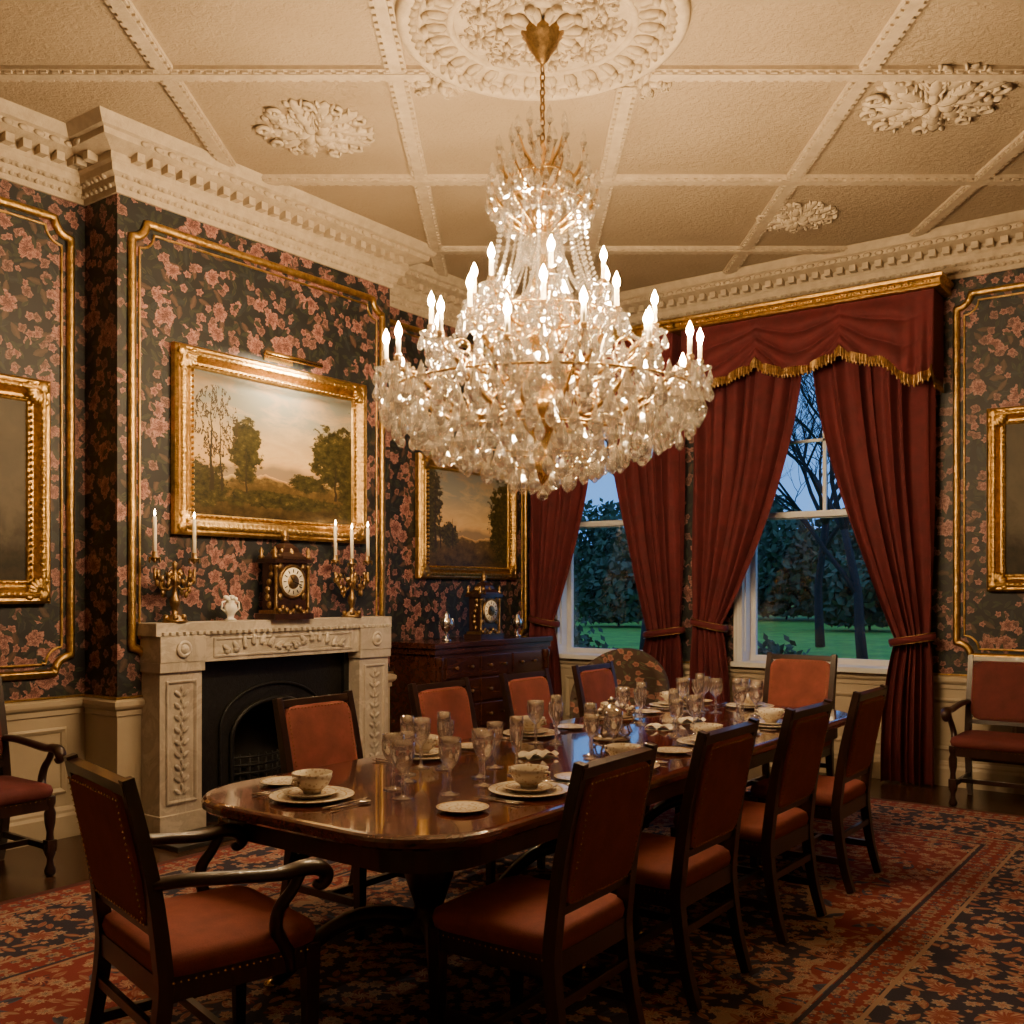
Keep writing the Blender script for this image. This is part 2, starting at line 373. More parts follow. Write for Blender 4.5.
def painting_mat(name,kind):
    g=G(name); s=g.sep(g.coord('Generated')); x=s[0]; y=s[2]; v=g.comb(x,y)
    if kind==2:
        n=g.noise(v,6,5,.65,.5); f=g.m('MULTIPLY_ADD',n,.6,g.m('MULTIPLY',y,.4))
        sky=g.ramp(f,[(.3,(.035,.027,.018)),(.5,(.085,.07,.048)),(.75,(.055,.048,.036))])
        gd=g.ramp(g.noise(v,14,4,.7),[(.3,(.008,.006,.004)),(.7,(.032,.024,.012))])
        hz=g.m('MULTIPLY_ADD',g.noise(v,5,5,.7),.35,.14)
        col=g.mix(g.m('MULTIPLY',g.m('SUBTRACT',hz,y),12.0,clamp=True),sky,gd)
        g.p(Base_Color=col,Roughness=.6); g.b.inputs['Specular IOR Level'].default_value=.25
        return g.mat
    n=g.noise(v,5,6,.62,.3); n2=g.noise(v,14,5,.7)
    D=.62 if kind==0 else .78
    sc=lambda c: tuple(q*D for q in c)
    cl=g.noise(g.mapv(v,(1,2.2,1)),4.5,6,.65,.6)
    skyb=g.ramp(y,[(.35,sc((.90,.52,.20))),(.5,sc((.78,.52,.24))),(.68,sc((.36,.35,.28))),(.95,sc((.16,.18,.18)))])
    sky=g.mix(g.m('MULTIPLY',g.m('SUBTRACT',cl,.45),6.0,clamp=True),skyb,g.ramp(y,[(.4,sc((.98,.68,.30))),(.7,sc((.62,.46,.27))),(.95,sc((.20,.15,.11)))]))
    gr=g.ramp(g.m('MULTIPLY_ADD',n2,.7,g.m('MULTIPLY',y,.8)),[(.38,sc((.03,.021,.007))),(.62,sc((.15,.095,.03))),(.82,sc((.48,.32,.11)))])
    hz=g.m('ADD',g.m('MULTIPLY',n,.14),.28)
    col=g.mix(g.m('MULTIPLY',g.m('SUBTRACT',hz,y),40.0,clamp=True),sky,gr)
    hill=g.m('ADD',g.m('MULTIPLY',g.noise(g.comb(x,0.0),3,3,.5),.2),.31)
    col=g.mix(g.m('MULTIPLY',g.m('MULTIPLY',g.m('MULTIPLY',g.m('SUBTRACT',hill,y),30.0,clamp=True),g.m('GREATER_THAN',y,hz)),.75),col,sc((.22,.19,.15)))
    trees=((.82,.50,.15,.20),(.95,.40,.14,.34),(.34,.48,.085,.19),(.66,.34,.10,.06),(.1,.28,.18,.13),(.5,.22,.34,.05)) if kind==0 else ((.88,.5,.17,.38),(.1,.6,.14,.42),(.3,.36,.12,.10))
    for cx,cy,rx,ry in trees:
        a=g.m('DIVIDE',g.m('SUBTRACT',x,cx),rx); b=g.m('DIVIDE',g.m('SUBTRACT',y,cy),ry)
        d=g.m('ADD',g.m('MULTIPLY',a,a),g.m('MULTIPLY',b,b))
        d=g.m('ADD',d,g.m('MULTIPLY',g.m('SUBTRACT',n2,.5),3.6))
        mk=g.m('MULTIPLY',g.m('SUBTRACT',1.0,d),5.0,clamp=True)
        col=g.mix(mk,col,g.ramp(g.noise(v,30,3,.7),[(.35,sc((.02,.018,.007))),(.6,sc((.085,.070,.02))),(.75,sc((.24,.16,.05)))]))
    if kind==0:
        n3=g.noise(g.comb(g.m('MULTIPLY',x,3),y),9,4,.7)
        a=g.m('DIVIDE',g.m('SUBTRACT',x,.19),.11); b=g.m('DIVIDE',g.m('SUBTRACT',y,.62),.2)
        d=g.m('ADD',g.m('MULTIPLY',a,a),g.m('MULTIPLY',b,b))
        mk=g.m('MULTIPLY',g.m('LESS_THAN',d,1.0),g.m('LESS_THAN',g.m('ABSOLUTE',g.m('SUBTRACT',n3,.5)),.03))
        col=g.mix(mk,col,sc((.06,.04,.02)))
    for cx,w,tp in ((.17,.006,.72),(.215,.004,.68),(.34,.006,.5),(.82,.008,.5)):
        d=g.m('ABSOLUTE',g.m('SUBTRACT',g.m('MULTIPLY_ADD',g.m('SUBTRACT',n,.5),.05,x),cx))
        ww=g.m('MULTIPLY',g.m('SUBTRACT',tp+.06,y),w*3.0)
        mk=g.m('MULTIPLY',g.m('LESS_THAN',d,ww),g.m('MULTIPLY',g.m('LESS_THAN',y,tp),g.m('GREATER_THAN',y,.25)))
        col=g.mix(mk,col,sc((.04,.028,.015)))
    g.p(Base_Color=col,Roughness=.4); g.b.inputs['Specular IOR Level'].default_value=.3; return g.mat

# ------------------------------------------------------------ room shell
XL=-5.8; XB=-5.45; YW=8.15; XR=1.6; Y0=-1.6; H=4.2; DZ=.82
B0,B1=3.4,5.75
mb=MB(); mb.bb(XL-.4,XR+.4,Y0-.4,YW+.3,-.1,0,M_floor); mb.obj('floor')
mb=MB(); mb.bb(XL-.4,XR+.4,Y0-.4,YW+.3,H,H+.12,M_ceil); mb.obj('ceiling')
mb=MB()
for z0,z1,m in ((0,DZ,M_cream),(DZ,H,M_wp)):
    mb.bb(XL-.3,XL,Y0,YW,z0,z1,m)
mb.obj('wall_left')
mb=MB(); F0,F1,FZ=3.98,5.03,.98
mb.bb(XL,XB,B0,F0,0,DZ,M_cream); mb.bb(XL,XB,F1,B1,0,DZ,M_cream)
mb.bb(XL,XB,B0,F0,DZ,FZ,M_wp); mb.bb(XL,XB,F1,B1,DZ,FZ,M_wp); mb.bb(XL,XB,B0,B1,FZ,H,M_wp)
mb.bb(XL,XL+.03,F0,F1,0,FZ,M_soot)
mb.obj('wall_chimney_breast')
for nm,(x0,x1,y0,y1) in {'wall_right':(XR,XR+.3,Y0,YW),'wall_back':(XL,XR,Y0-.3,Y0)}.items():
    mb=MB()
    for z0,z1,m in ((0,DZ,M_cream),(DZ,H,M_wp)): mb.bb(x0,x1,y0,y1,z0,z1,m)
    mb.obj(nm)
WIN=[(-5.48,-4.18),(-3.56,-2.24)]; WZ0,WZ1=.87,3.45
mb=MB(); TH=.3
xs=[XL,WIN[0][0],WIN[0][1],WIN[1][0],WIN[1][1],XR]
for i in range(0,6,2):
    mb.bb(xs[i],xs[i+1],YW,YW+TH,0,DZ,M_cream); mb.bb(xs[i],xs[i+1],YW,YW+TH,DZ,H,M_wp)
for a,b in WIN:
    mb.bb(a,b,YW,YW+TH,0,DZ,M_cream); mb.bb(a,b,YW,YW+TH,DZ,WZ0,M_cream); mb.bb(a,b,YW,YW+TH,WZ1,H,M_wp)
mb.obj('wall_window')
for i,(a,b) in enumerate(WIN):
    mb=MB(); t=.02
    mb.bb(a,a+t,YW-.02,YW+.26,WZ0,WZ1,M_white); mb.bb(b-t,b,YW-.02,YW+.26,WZ0,WZ1,M_white)
    mb.bb(a,b,YW-.02,YW+.26,WZ1-t,WZ1,M_white); mb.bb(a-.06,b+.06,YW-.09,YW+.26,WZ0-.03,WZ0+.012,M_white)
    for xx,sg in ((a,-1),(b,1)):
        mb.bb(xx,xx+sg*.05,YW-.03,YW+.01,WZ0,WZ1+.05,M_white); mb.bb(xx+sg*.03,xx+sg*.05,YW-.045,YW+.01,WZ0,WZ1+.05,M_white)
    zm=2.14
    def sash(y,z0,z1,bars):
        f=.05
        mb.bb(a+t,a+t+f,y,y+.04,z0,z1,M_white); mb.bb(b-t-f,b-t,y,y+.04,z0,z1,M_white)
        mb.bb(a+t+f,b-t-f,y,y+.04,z0,z0+f,M_white); mb.bb(a+t+f,b-t-f,y,y+.04,z1-f,z1,M_white)
        if bars:
            c=(a+b)/2; mb.bb(c-.014,c+.014,y+.005,y+.035,z0+f,z1-f,M_white)
            for q in (1/2,): 
                zz=z0+(z1-z0)*q; mb.bb(a+t+f,b-t-f,y+.005,y+.035,zz-.012,zz+.012,M_white)
        mb.bb(a+t+f,b-t-f,y+.018,y+.022,z0+f,z1-f,M_pane)
    sash(YW+.15,WZ0+.012,zm+.03,False); sash(YW+.195,zm-.03,WZ1-t,True)
    for xx in (a+t,b-t-.012):
        for z0,z1 in ((WZ0+.1,1.9),(2.0,WZ1-.1)): mb.bb(xx,xx+.012,YW+.03,YW+.12,z0,z1,M_white)
    mb.obj('window_%d'%(i+1))

POLY=[(XR,Y0),(XR,YW),(XL,YW),(XL,B1),(XB,B1),(XB,B0),(XL,B0),(XL,Y0)]
mb=MB()
prof=[(0,3.80),(.02,3.80),(.025,3.84),(.05,3.86),(.055,3.90),(.10,3.92),(.11,3.97),(.13,3.99),(.13,4.04),(.20,4.06),(.27,4.08),(.28,4.12),(.31,4.13),(.34,4.17),(.36,H)]
CZ=lambda z: H-(H-z)*.82-.001
mb.sweep(POLY,[(o*.8,CZ(z)) for o,z in prof],M_plast,True)
def alongs(poly,closed,step,off,fn):
    n=len(poly)
    for i in range(n if closed else n-1):
        a=Vector(poly[i]);b=Vector(poly[(i+1)%n]); d=(b-a); L=d.length; d.normalize(); nn=Vector((-d.y,d.x))
        k=max(1,int(L/step))
        for j in range(k):
            p=a+d*(L*(j+.5)/k)+nn*off; fn(p,math.atan2(d.y,d.x))
alongs(POLY,True,.10,.132,lambda p,a: mb.box((0,0,0),(.05,.075,.05),M_plast,TR(p.x,p.y,CZ(4.025))@RZ(a)))
def lf_(p,a):
    M=TR(p.x,p.y,CZ(3.93))@RZ(a)
    mb.sup((0,0,0),(.030,.025,.032),M_plast,1,6,4,M); mb.sup((.04,0,-.006),(.009,.016,.022),M_plast,1,5,4,M)
alongs(POLY,True,.08,.060,lf_)
alongs(POLY,True,.05,.032,lambda p,a: mb.sup((0,0,0),(.017,.015,.017),M_plast,1,6,4,TR(p.x,p.y,CZ(3.855))@RZ(a)))
def sc_(p,a):
    M=TR(p.x,p.y,CZ(4.10))@RZ(a)
    mb.sup((0,0,0),(.035,.014,.02),M_plast,1,6,4,M)
alongs(POLY,True,.09,.222,sc_)
mb.obj('trim_1')
OP=[(XB,3.56),(XB,B0),(XL,B0),(XL,Y0),(XR,Y0),(XR,YW),(XL,YW),(XL,B1),(XB,B1),(XB,5.55)]
mb=MB(); mb.sweep(OP,[(0,.74),(.012,.745),(.012,.775),(.03,.79),(.038,.805),(.038,.83),(.02,.842),(0,.845)],M_cream); 
mb.sweep(OP,[(0,.846),(.02,.848),(.02,.858),(0,.86)],M_gold); mb.obj('trim_2')
mb=MB(); mb.sweep(OP,[(0,0),(.028,0),(.028,.13),(.018,.15),(.018,.165),(.008,.185),(0,.19)],M_cream); mb.obj('baseboard_room')
mb=MB()
def wpanel(M,w,z0=.27,z1=.67):
    mb.sweep([(-w/2,z0),(w/2,z0),(w/2,z1),(-w/2,z1)],[(0,0),(.0,.012),(.012,.018),(.03,.008),(.035,0)],M_cream,True,False,M@RX)
ML=lambda x,y: TR(x,y,0)@RZ(pi/2)
for y in (-.9,.1,1.1,2.05,2.9): wpanel(ML(XL,y),.75)
for x,w in ((-5.6,.2),(-4.83,1.1),(-3.87,.4),(-2.9,1.1),(-1.75,.7),(-.8,.9),(.3,.9)): wpanel(TR(x,YW,0),w)
mb.obj('trim_3')

def notched(a0,a1,z0,z1,r):
    pts=[]
    def arc(cx,cz,s,e):
        for i in range(9):
            t=s+(e-s)*i/8; pts.append((cx+r*cos(t),cz+r*sin(t)))
    k=r*.25
    pts.append((a0+r+k,z0)); pts.append((a1-r-k,z0)); pts.append((a1-r-k,z0+k*.5)); arc(a1,z0,pi,pi/2); pts.append((a1,z0+r+k))
    pts.append((a1,z1-r-k)); arc(a1,z1,-pi/2,-pi); pts.append((a1-r-k,z1)); pts.append((a0+r+k,z1)); arc(a0,z1,0,-pi/2); pts.append((a0,z1-r-k))
    pts.append((a0,z0+r+k)); arc(a0,z0,pi/2,0)
    return pts
mb=MB()
def gpanel(M,a0,a1,z0,z1,r=.1):
    P=notched(a0,a1,z0,z1,r)
    mb.tube([(x,-.012,z) for x,z in P],.023,M_gold,8,True,M=M,up=(0,1,0),asp=1.15)
    P2=notched(a0+.055,a1-.055,z0+.055,z1-.055,r)
    mb.tube([(x,-.006,z) for x,z in P2],.008,M_gold,6,True,M=M,up=(0,1,0))
gpanel(ML(XL,0),-1.2,.7,1.0,3.74); gpanel(ML(XL,0),.9,3.30,1.0,3.74)
gpanel(ML(XB,0),B0+.09,B1-.10,1.05,3.74)
gpanel(ML(XL,0),B1+.15,YW-.1,1.0,3.74)
gpanel(TR(0,YW,0),-1.81,.2,1.0,3.74); gpanel(TR(0,YW,0),.4,1.45,1.0,3.74)
mb.obj('trim_4')

# ------------------------------------------------------------ ceiling ribs, plan rotated 36.5deg
TH0=math.radians(36.5); A=Vector((cos(TH0),sin(TH0))); Bv=Vector((-sin(TH0),cos(TH0)))
def W(r,d): p=A*r+Bv*d; return p
def clip(p,d,x0,x1,y0,y1):
    t0,t1=-50,50
    for q,v,a,b in ((p.x,d.x,x0,x1),(p.y,d.y,y0,y1)):
        if abs(v)<1e-9: continue
        u,w=(a-q)/v,(b-q)/v
        if u>w: u,w=w,u
        t0=max(t0,u); t1=min(t1,w)
    return (t0,t1) if t1>t0 else None
mb=MB(); ROSE=Vector((-2.72,3.92))
def rib(p,d,dz):
    c=clip(p,d,XL+.2,XR-.2,Y0+.2,YW-.2)
    if not c: return
    segs=[c]
    tt=(ROSE-p).dot(d); dist=(ROSE-(p+d*tt)).length; rr=.72
    if dist<rr:
        h=math.sqrt(rr*rr-dist*dist); segs=[(c[0],tt-h),(tt+h,c[1])]
    for a,b in segs:
        if b-a<.1: continue
        L=b-a; m=p+d*((a+b)/2); M=TR(m.x,m.y,H+.01-dz)@RZ(math.atan2(d.y,d.x))
        mb.box((0,0,-.021),(L,.06,.042),M_plast,M)
        mb.box((0,0,-.014),(L,.11,.028),M_plast,M)
        k=int(L/.06)
        for j in range(k):
            for s in (-1,1):
                mb.box((-L/2+L*(j+.5)/k,s*.040,-.032),(.035,.016,.016),M_plast,M)
for r in (-5.44,-4.22,-3.0,-1.8,-.6,.62,1.84,3.06,4.28,5.5): rib(W(r,0),Bv,0)
for d in (-1.3,.0,1.3,2.6,3.9,5.2,6.55,7.9,9.2): rib(W(0,d),A,.004)
mb.obj('trim_5')
def leafring(mb,c,r,n,L,w,h,ph=0,curl=True,tilt=.0):
    for i in range(n):
        a=2*pi*i/n+ph
        M=TR(c[0],c[1],c[2])@RZ(a)
        mb.sup((r,0,0),(L/2,w/2,h),M_plast,1,8,5,M)
        mb.sup((r,0,-h*.5),(L/2.3,w/9,h*.9),M_plast,1,6,4,M)
        if curl: mb.sup((r+L*.45,0,-h*.6),(w*.3,w*.42,h*.8),M_plast,1,6,4,M)
def acanthus(mb,c,R_,n=9,h=.035,seed=1):
    rs=random.Random(seed)
    for k,(f,L,ww) in enumerate(((.62,.75,.26),(.42,.55,.24),(.2,.35,.2))):
        m=n-k*2
        for i in range(m):
            a=2*pi*i/m+rs.uniform(-.15,.15)+k*.4; l=L*R_*rs.uniform(.8,1.15)
            M=TR(*c)@RZ(a)
            mb.sup((f*R_,0,-h*.3*k),(l/2,ww*R_/2,h*(.7+.3*k)),M_plast,1,8,5,M)
            for s in (-1,1):
                for q in (.35,.6,.85):
                    M2=M@TR(f*R_-l/2+l*q,s*ww*R_*.42,-h*.3*k)@RZ(s*.7)
                    mb.sup((0,0,0),(ww*R_*.3,ww*R_*.11,h*.8),M_plast,1,6,4,M2)
            if k==0:
                pts=[]
                for j in range(14):
                    t=j/13; an=t*5.; rr=.13*R_*(1-t*.8)
                    pts.append((.9*R_+rr*cos(an)-.1*R_,.16*R_+rr*sin(an),-h*.4))
                mb.tube(pts,.016*R_/.35*.8,M_plast,5,M=M)
mb=MB()
mb.M=TR(ROSE.x,ROSE.y,H)
for r,w,h in ((.66,.04,.04),(.58,.02,.045),(.44,.022,.04),(.20,.03,.05)):
    mb.tube([(r*cos(2*pi*i/72),r*sin(2*pi*i/72),-.004) for i in range(72)],w,M_plast,8,True,up=(0,0,1),asp=1)
mb.lathe([(.0,-.012),(.63,-.012),(.65,0)],M_plast,seg=64)
leafring(mb,(0,0,-.012),.62,60,.05,.045,.03,curl=False)
leafring(mb,(0,0,-.014),.51,30,.12,.07,.028)
for k in range(9):
    a=2*pi*k/9; mb.M=TR(ROSE.x+.31*cos(a),ROSE.y+.31*sin(a),H-.012); acanthus(mb,(0,0,0),.11,7,.022,k)
mb.M=TR(ROSE.x,ROSE.y,H)
leafring(mb,(0,0,-.03),.14,10,.14,.07,.03)
for i in range(4):
    a=TH0+pi/4+i*pi/2; 
    mb.M=TR(ROSE.x+.77*cos(a),ROSE.y+.77*sin(a),H-.005); acanthus(mb,(0,0,0),.17,7,.025,i+3)
mb.M=None
mb.obj('ceiling_rose')
for k,(r,d,s) in enumerate(((-1.15,5.85,.36),(2.32,5.5,.40),(2.05,7.22,.30),(-1.15,8.6,.3),(-3.0,3.2,.36),(0,2.4,.36),(3.4,3.0,.36))):
    q=W(r,d)
    if not(XL+.5<q.x<XR-.5 and Y0+.5<q.y<YW-.5): continue
    mb=MB(); acanthus(mb,(0,0,0),s,10,.03,k+11); mb.obj('ceiling_ornament',(q.x,q.y,H-.006))

# ------------------------------------------------------------ rug
mb=MB(); mb.bb(RUG[0],RUG[1],RUG[2],RUG[3],0,.012,M_rug); mb.obj('persian_rug')
RT=.0125

# ------------------------------------------------------------ dining table
TX0,TX1,TY0,TY1=-3.17,-1.88,2.16,6.2; TC=((TX0+TX1)/2,(TY0+TY1)/2)
def rrect(hw,hh,r,n=10):
    pts=[]
    for cx,cy,s in ((hw-r,-hh+r,-pi/2),(hw-r,hh-r,0),(-hw+r,hh-r,pi/2),(-hw+r,-hh+r,pi)):
        for i in range(n+1):
            a=s+pi/2*i/n; pts.append((cx+r*cos(a),cy+r*sin(a)))
    return pts
def stack(mb,hw,hh,r,lv,mat,capb=True):
    vs=[];fs=[];n=None
    for ins,z in lv:
        L=rrect(hw-ins,hh-ins,max(.02,r-ins)); n=len(L); vs+= [(x,y,z) for x,y in L]
    for j in range(len(lv)-1):
        for i in range(n):
            k=(i+1)%n; fs.append((j*n+i,j*n+k,(j+1)*n+k,(j+1)*n+i))
    if capb: fs.append(tuple(range(n-1,-1,-1)))
    fs.append(tuple((len(lv)-1)*n+i for i in range(n)))
    mb.add(vs,fs,mat)
mb=MB(); hw=(TX1-TX0)/2; hh=(TY1-TY0)/2
stack(mb,hw,hh,.33,[(.035,.712),(.012,.716),(.0,.726),(.0,.742),(.006,.752),(.016,.758),(.03,.76)],M_tabletop)
stack(mb,hw-.09,hh-.09,.25,[(0,.625),(0,.712)],M_wood)
for y in (-1.3,0,1.3):
    c=(0,y,0)
    mb.lathe([(.06,.16),(.10,.18),(.11,.22),(.07,.26),(.055,.30),(.075,.36),(.095,.42),(.085,.48),(.05,.54),(.06,.57),(.12,.60),(.12,.63)],M_wood,c,20)
    for i in range(4):
        a=pi/4+i*pi/2; pts=[];rr=[]
        for j in range(11):
            t=j/10; r=.05+.52*t; z=.24-.02*t+.07*sin(pi*t*.9)-.22*t**2.2
            if j==10: z=.025+RT
            pts.append((r*cos(a),y+r*sin(a),max(z,.03+RT))); rr.append(.042-.016*t)
        mb.tube(pts,rr,M_wood,8)
        e=pts[-1]; mb.sup((e[0]+.02*cos(a),e[1]+.02*sin(a),RT+.018),(.028,.028,.018),M_brass,1,10,6)
mb.obj('dining_table',(TC[0],TC[1],0))
TZ=.761

# ------------------------------------------------------------ chairs
def nail(mb,p,M=None,r=.0055):
    x,y,z=p
    mb.add([(x+r,y,z),(x,y+r,z),(x-r,y,z),(x,y-r,z),(x,y,z+r),(x,y,z-r)],[(0,1,4),(1,2,4),(2,3,4),(3,0,4),(1,0,5),(2,1,5),(3,2,5),(0,3,5)],M_brass,True,M)
def spl(P,rr,n):
    Q=[];q2=[]
    for i in range(len(P)-1):
        p0=Vector(P[max(i-1,0)]);p1=Vector(P[i]);p2=Vector(P[i+1]);p3=Vector(P[min(i+2,len(P)-1)])
        for k in range(n):
            t=k/n; Q.append(.5*((2*p1)+(-p0+p2)*t+(2*p0-5*p1+4*p2-p3)*t*t+(-p0+3*p1-3*p2+p3)*t**3)); q2.append(rr[i]+(rr[i+1]-rr[i])*t)
    Q.append(Vector(P[-1])); q2.append(rr[-1]); return Q,q2
def chair_mesh(name,fab,arms=False,turned=False,w=.49,dp=.47,Hc=.99,bz0=.55):
    mb=MB(); sx=w/2-.024; yf=dp/2-.02; yb=-dp/2+.02
    for s in (-1,1):
        if turned:
            mb.lathe([(.014,0),(.026,.01),(.03,.03),(.018,.06),(.016,.09),(.028,.12),(.03,.16),(.02,.19),(.017,.23),(.027,.28),(.03,.33),(.02,.36),(.028,.385),(.028,.42)],M_wood,(s*sx,yf,0),12)
            mb.box((s*sx,yf,.16),(.05,.05,.06),M_wood)
        else: mb.box((s*sx,yf,.21),(.048,.048,.42),M_wood,tp=.68)
        Q,q2=spl([(s*sx,yb-.07,.007),(s*sx,yb-.03,.15),(s*sx,yb,.36),(s*sx,yb-.005,.48),(s*sx,yb-.035,.7),(s*sx,yb-.10,Hc)],[.025,.028,.031,.031,.028,.024],3)
        mb.tube(Q,q2,M_wood,4,sm=False,ph=pi/4,up=(0,1,0))
        mb.box((s*sx,0,.385),(.03,dp-.06,.07),M_wood)
        mb.box((s*sx,-.02,.15),(.022,dp-.06,.032),M_wood)
    mb.box((0,yf,.385),(2*sx,.03,.07),M_wood); mb.box((0,yb,.385),(2*sx,.03,.07),M_wood)
    mb.box((0,.02,.15),(2*sx,.024,.03),M_wood)
    mb.box((0,yb-.015,.27),(2*sx,.02,.03),M_wood)
    mb.sup((0,.008,.445),(w/2+.004,dp/2+.006,.05),fab,.22,36,10,e2=.55)
    lean=math.atan2(.095,.44); zc=(bz0+Hc-.035)/2; hz=(Hc-.035-bz0)/2
    Mx=TR(0,yb-.052,zc)@Matrix.Rotation(lean*.98,4,'X')
    mb.sup((0,0,0),(sx-.012,.026,hz),fab,.14,32,12,Mx,e2=.3)
    mb.box((0,0,hz+.012),(2*sx+.02,.034,.035),M_wood,Mx); mb.box((0,0,-hz-.012),(2*sx,.028,.03),M_wood,Mx)
    for fy in (-.026,.026):
        k=18
        for i in range(k+1):
            x=(-1+2*i/k)*(sx-.035); nail(mb,(x,fy,hz-.018),Mx); nail(mb,(x,fy,-hz+.018),Mx)
        for i in range(1,20):
            z=(-1+2*i/20)*(hz-.018)
            for s in (-1,1): nail(mb,(s*(sx-.035),fy,z),Mx)
    for i in range(20):
        x=(-1+2*(i+.5)/20)*sx; nail(mb,(x,yf+.022,.405)); 
        for s in (-1,1): nail(mb,(s*(sx+.022),(-1+2*(i+.5)/20)*(dp/2-.03),.405))
    if arms:
        for s in (-1,1):
            Q,q2=spl([(s*sx,yb-.03,.680),(s*(sx+.02),yb+.06,.682),(s*(sx+.035),yb+.2,.668),(s*(sx+.04),yf-.12,.655),(s*(sx+.045),yf-.05,.661),(s*(sx+.045),yf+.0,.655),(s*(sx+.043),yf+.028,.635),(s*(sx+.042),yf+.028,.61),(s*(sx+.038),yf+.01,.597),(s*(sx+.034),yf-.005,.61)],[.019,.02,.02,.021,.024,.025,.023,.019,.014,.009],4)
            mb.tube(Q,q2,M_wood,10,up=(0,0,1),asp=1.35)
            Q,q2=spl([(s*(sx+.04),yf-.05,.65),(s*(sx+.04),yf-.08,.60),(s*(sx+.035),yf-.12,.55),(s*(sx+.02),yf-.12,.48),(s*(sx+.008),yf-.08,.41),(s*(sx+.005),yf-.07,.35)],[.017,.018,.02,.022,.024,.018],3)
            mb.tube(Q,q2,M_wood,8)
    return mb.mesh(name)
CH=chair_mesh('dining_chair',M_terra)
for x,y,a in ((-1.87,2.64,pi/2+.03),(-1.86,3.44,pi/2),(-1.86,4.28,pi/2-.02),(-1.86,5.14,pi/2)): place(CH,'dining_chair',(x,y,RT),a,.004)
for y in (3.26,4.17,4.97,5.76): place(CH,'dining_chair',(-3.27,y,RT),-pi/2,.004)
place(CH,'dining_chair',(-2.55,6.55,RT),pi,.004,sc=1.05)
AC=chair_mesh('dining_armchair',M_terra,True,False,.55,.49,.98)
place(AC,'dining_armchair',(-2.60,1.92,RT),-.24,.004)
WC=chair_mesh('carved_armchair',M_wine,True,True,.56,.5,1.02)
place(WC,'carved_armchair',(-5.3,2.52,0),-pi/2,.003)
place(WC,'carved_armchair',(-1.41,7.62,.0),pi,.003)

mb=MB()
def shell(u,v):
    a=pi*(-.12+1.24*u); hgt=.62+.38*sin(pi*u)**1.2
    t=v*4
    ri,ro=.30,.40
    if t<1: r=ro; z=.2+(hgt-.06-.2)*t
    elif t<3: ph=(t-1)/2*pi; r=(ri+ro)/2+(ro-ri)/2*cos(ph); z=hgt-.06+.06*sin(ph)
    else: r=ri; z=hgt-.06-(hgt-.06-.3)*(t-3)
    return (r*cos(a),r*sin(a),z)
mb.grid(shell,40,32,M_fab)
for u in (-.12,1.12):
    a=pi*u; c=(.35*cos(a),.35*sin(a)); mb.sup((c[0],c[1]-.0,.4),(.058,.03,.21),M_fab,.5,14,8)
mb.sup((0,-.04,.40),(.31,.33,.075),M_fab,.45,24,10); mb.sup((0,-.02,.27),(.34,.36,.09),M_fab,.4,24,10)
for sx_,sy_ in ((-.26,-.28),(.26,-.28),(-.24,.26),(.24,.26)): mb.lathe([(.014,0),(.022,.06),(.028,.2)],M_wood,(sx_,sy_,0),10)
mb.obj('floral_armchair',(-4.1,7.0,RT),.35)

# ------------------------------------------------------------ paintings
def frame_obj(name,w,h,fw,mat,loc,rz,deep=.07,orn=True):
    mb=MB(); X=w/2;Z=h/2
    pr=[(0,0),(0,.6*deep),(.12*fw,.85*deep),(.22*fw,.8*deep),(.3*fw,.95*deep),(.42*fw,deep),(.52*fw,.8*deep),(.7*fw,.42*deep),(.8*fw,.4*deep),(.86*fw,.5*deep),(.94*fw,.45*deep),(fw,.2*deep),(fw,0)]
    mb.sweep([(-X,-Z),(X,-Z),(X,Z),(-X,Z)],pr,M_gold,True,False,RX)
    if orn:
        def bmp(x,z,sx,sz,a=0): mb.sup((0,0,0),(sx,.018,sz),M_gold,1,8,5,TR(x,-deep*.78,z)@Matrix.Rotation(a,4,'Y'))
        for sx_ in (-1,1):
            for sz_ in (-1,1):
                for k in range(5):
                    a=k/4*pi/2
                    bmp(sx_*(X-fw*.5-cos(a)*fw*.3),sz_*(Z-fw*.5-sin(a)*fw*.3),fw*.34,fw*.16,-sx_*sz_*a)
                    bmp(sx_*(X-fw*.25-cos(a)*fw*.7),sz_*(Z-fw*.25-sin(a)*fw*.7),fw*.2,fw*.12,-sx_*sz_*a)
                bmp(sx_*(X-fw*.35),sz_*(Z-fw*.35),fw*.3,fw*.3)
        n=int(w/.045)
        for i in range(n):
            x=-X+fw+(w-2*fw)*(i+.5)/n
            for s in (-1,1): bmp(x,s*(Z-fw*.38),.022,fw*.15,.6*s*(1 if i%2 else -1)); bmp(x,s*(Z-fw*.88),.012,fw*.05)
        n=int(h/.045)
        for i in range(n):
            z=-Z+fw+(h-2*fw)*(i+.5)/n
            for s in (-1,1): bmp(s*(X-fw*.38),z,fw*.15,.022,.6*s*(1 if i%2 else -1)); bmp(s*(X-fw*.88),z,fw*.05,.012)
    a=X-fw*.97; b=Z-fw*.97
    mb.add([(-a,-.018,-b),(a,-.018,-b),(a,-.018,b),(-a,-.018,b)],[(0,1,2,3)],mat)
    return mb.obj(name,loc,rz)
frame_obj('landscape_painting',1.68,1.2,.14,painting_mat('oil_landscape',0),(XB+.012,4.60,2.45),pi/2)
frame_obj('landscape_painting',1.42,1.08,.12,painting_mat('oil_landscape_dark',1),(XL+.012,7.13,2.14),pi/2)
pm=painting_mat('oil_dim',2)
frame_obj('gilt_framed_painting',1.1,1.32,.14,pm,(XL+.012,2.6,2.08),pi/2)
frame_obj('gilt_framed_painting',1.1,1.36,.13,pm,(-1.04,YW-.012,2.17),0)
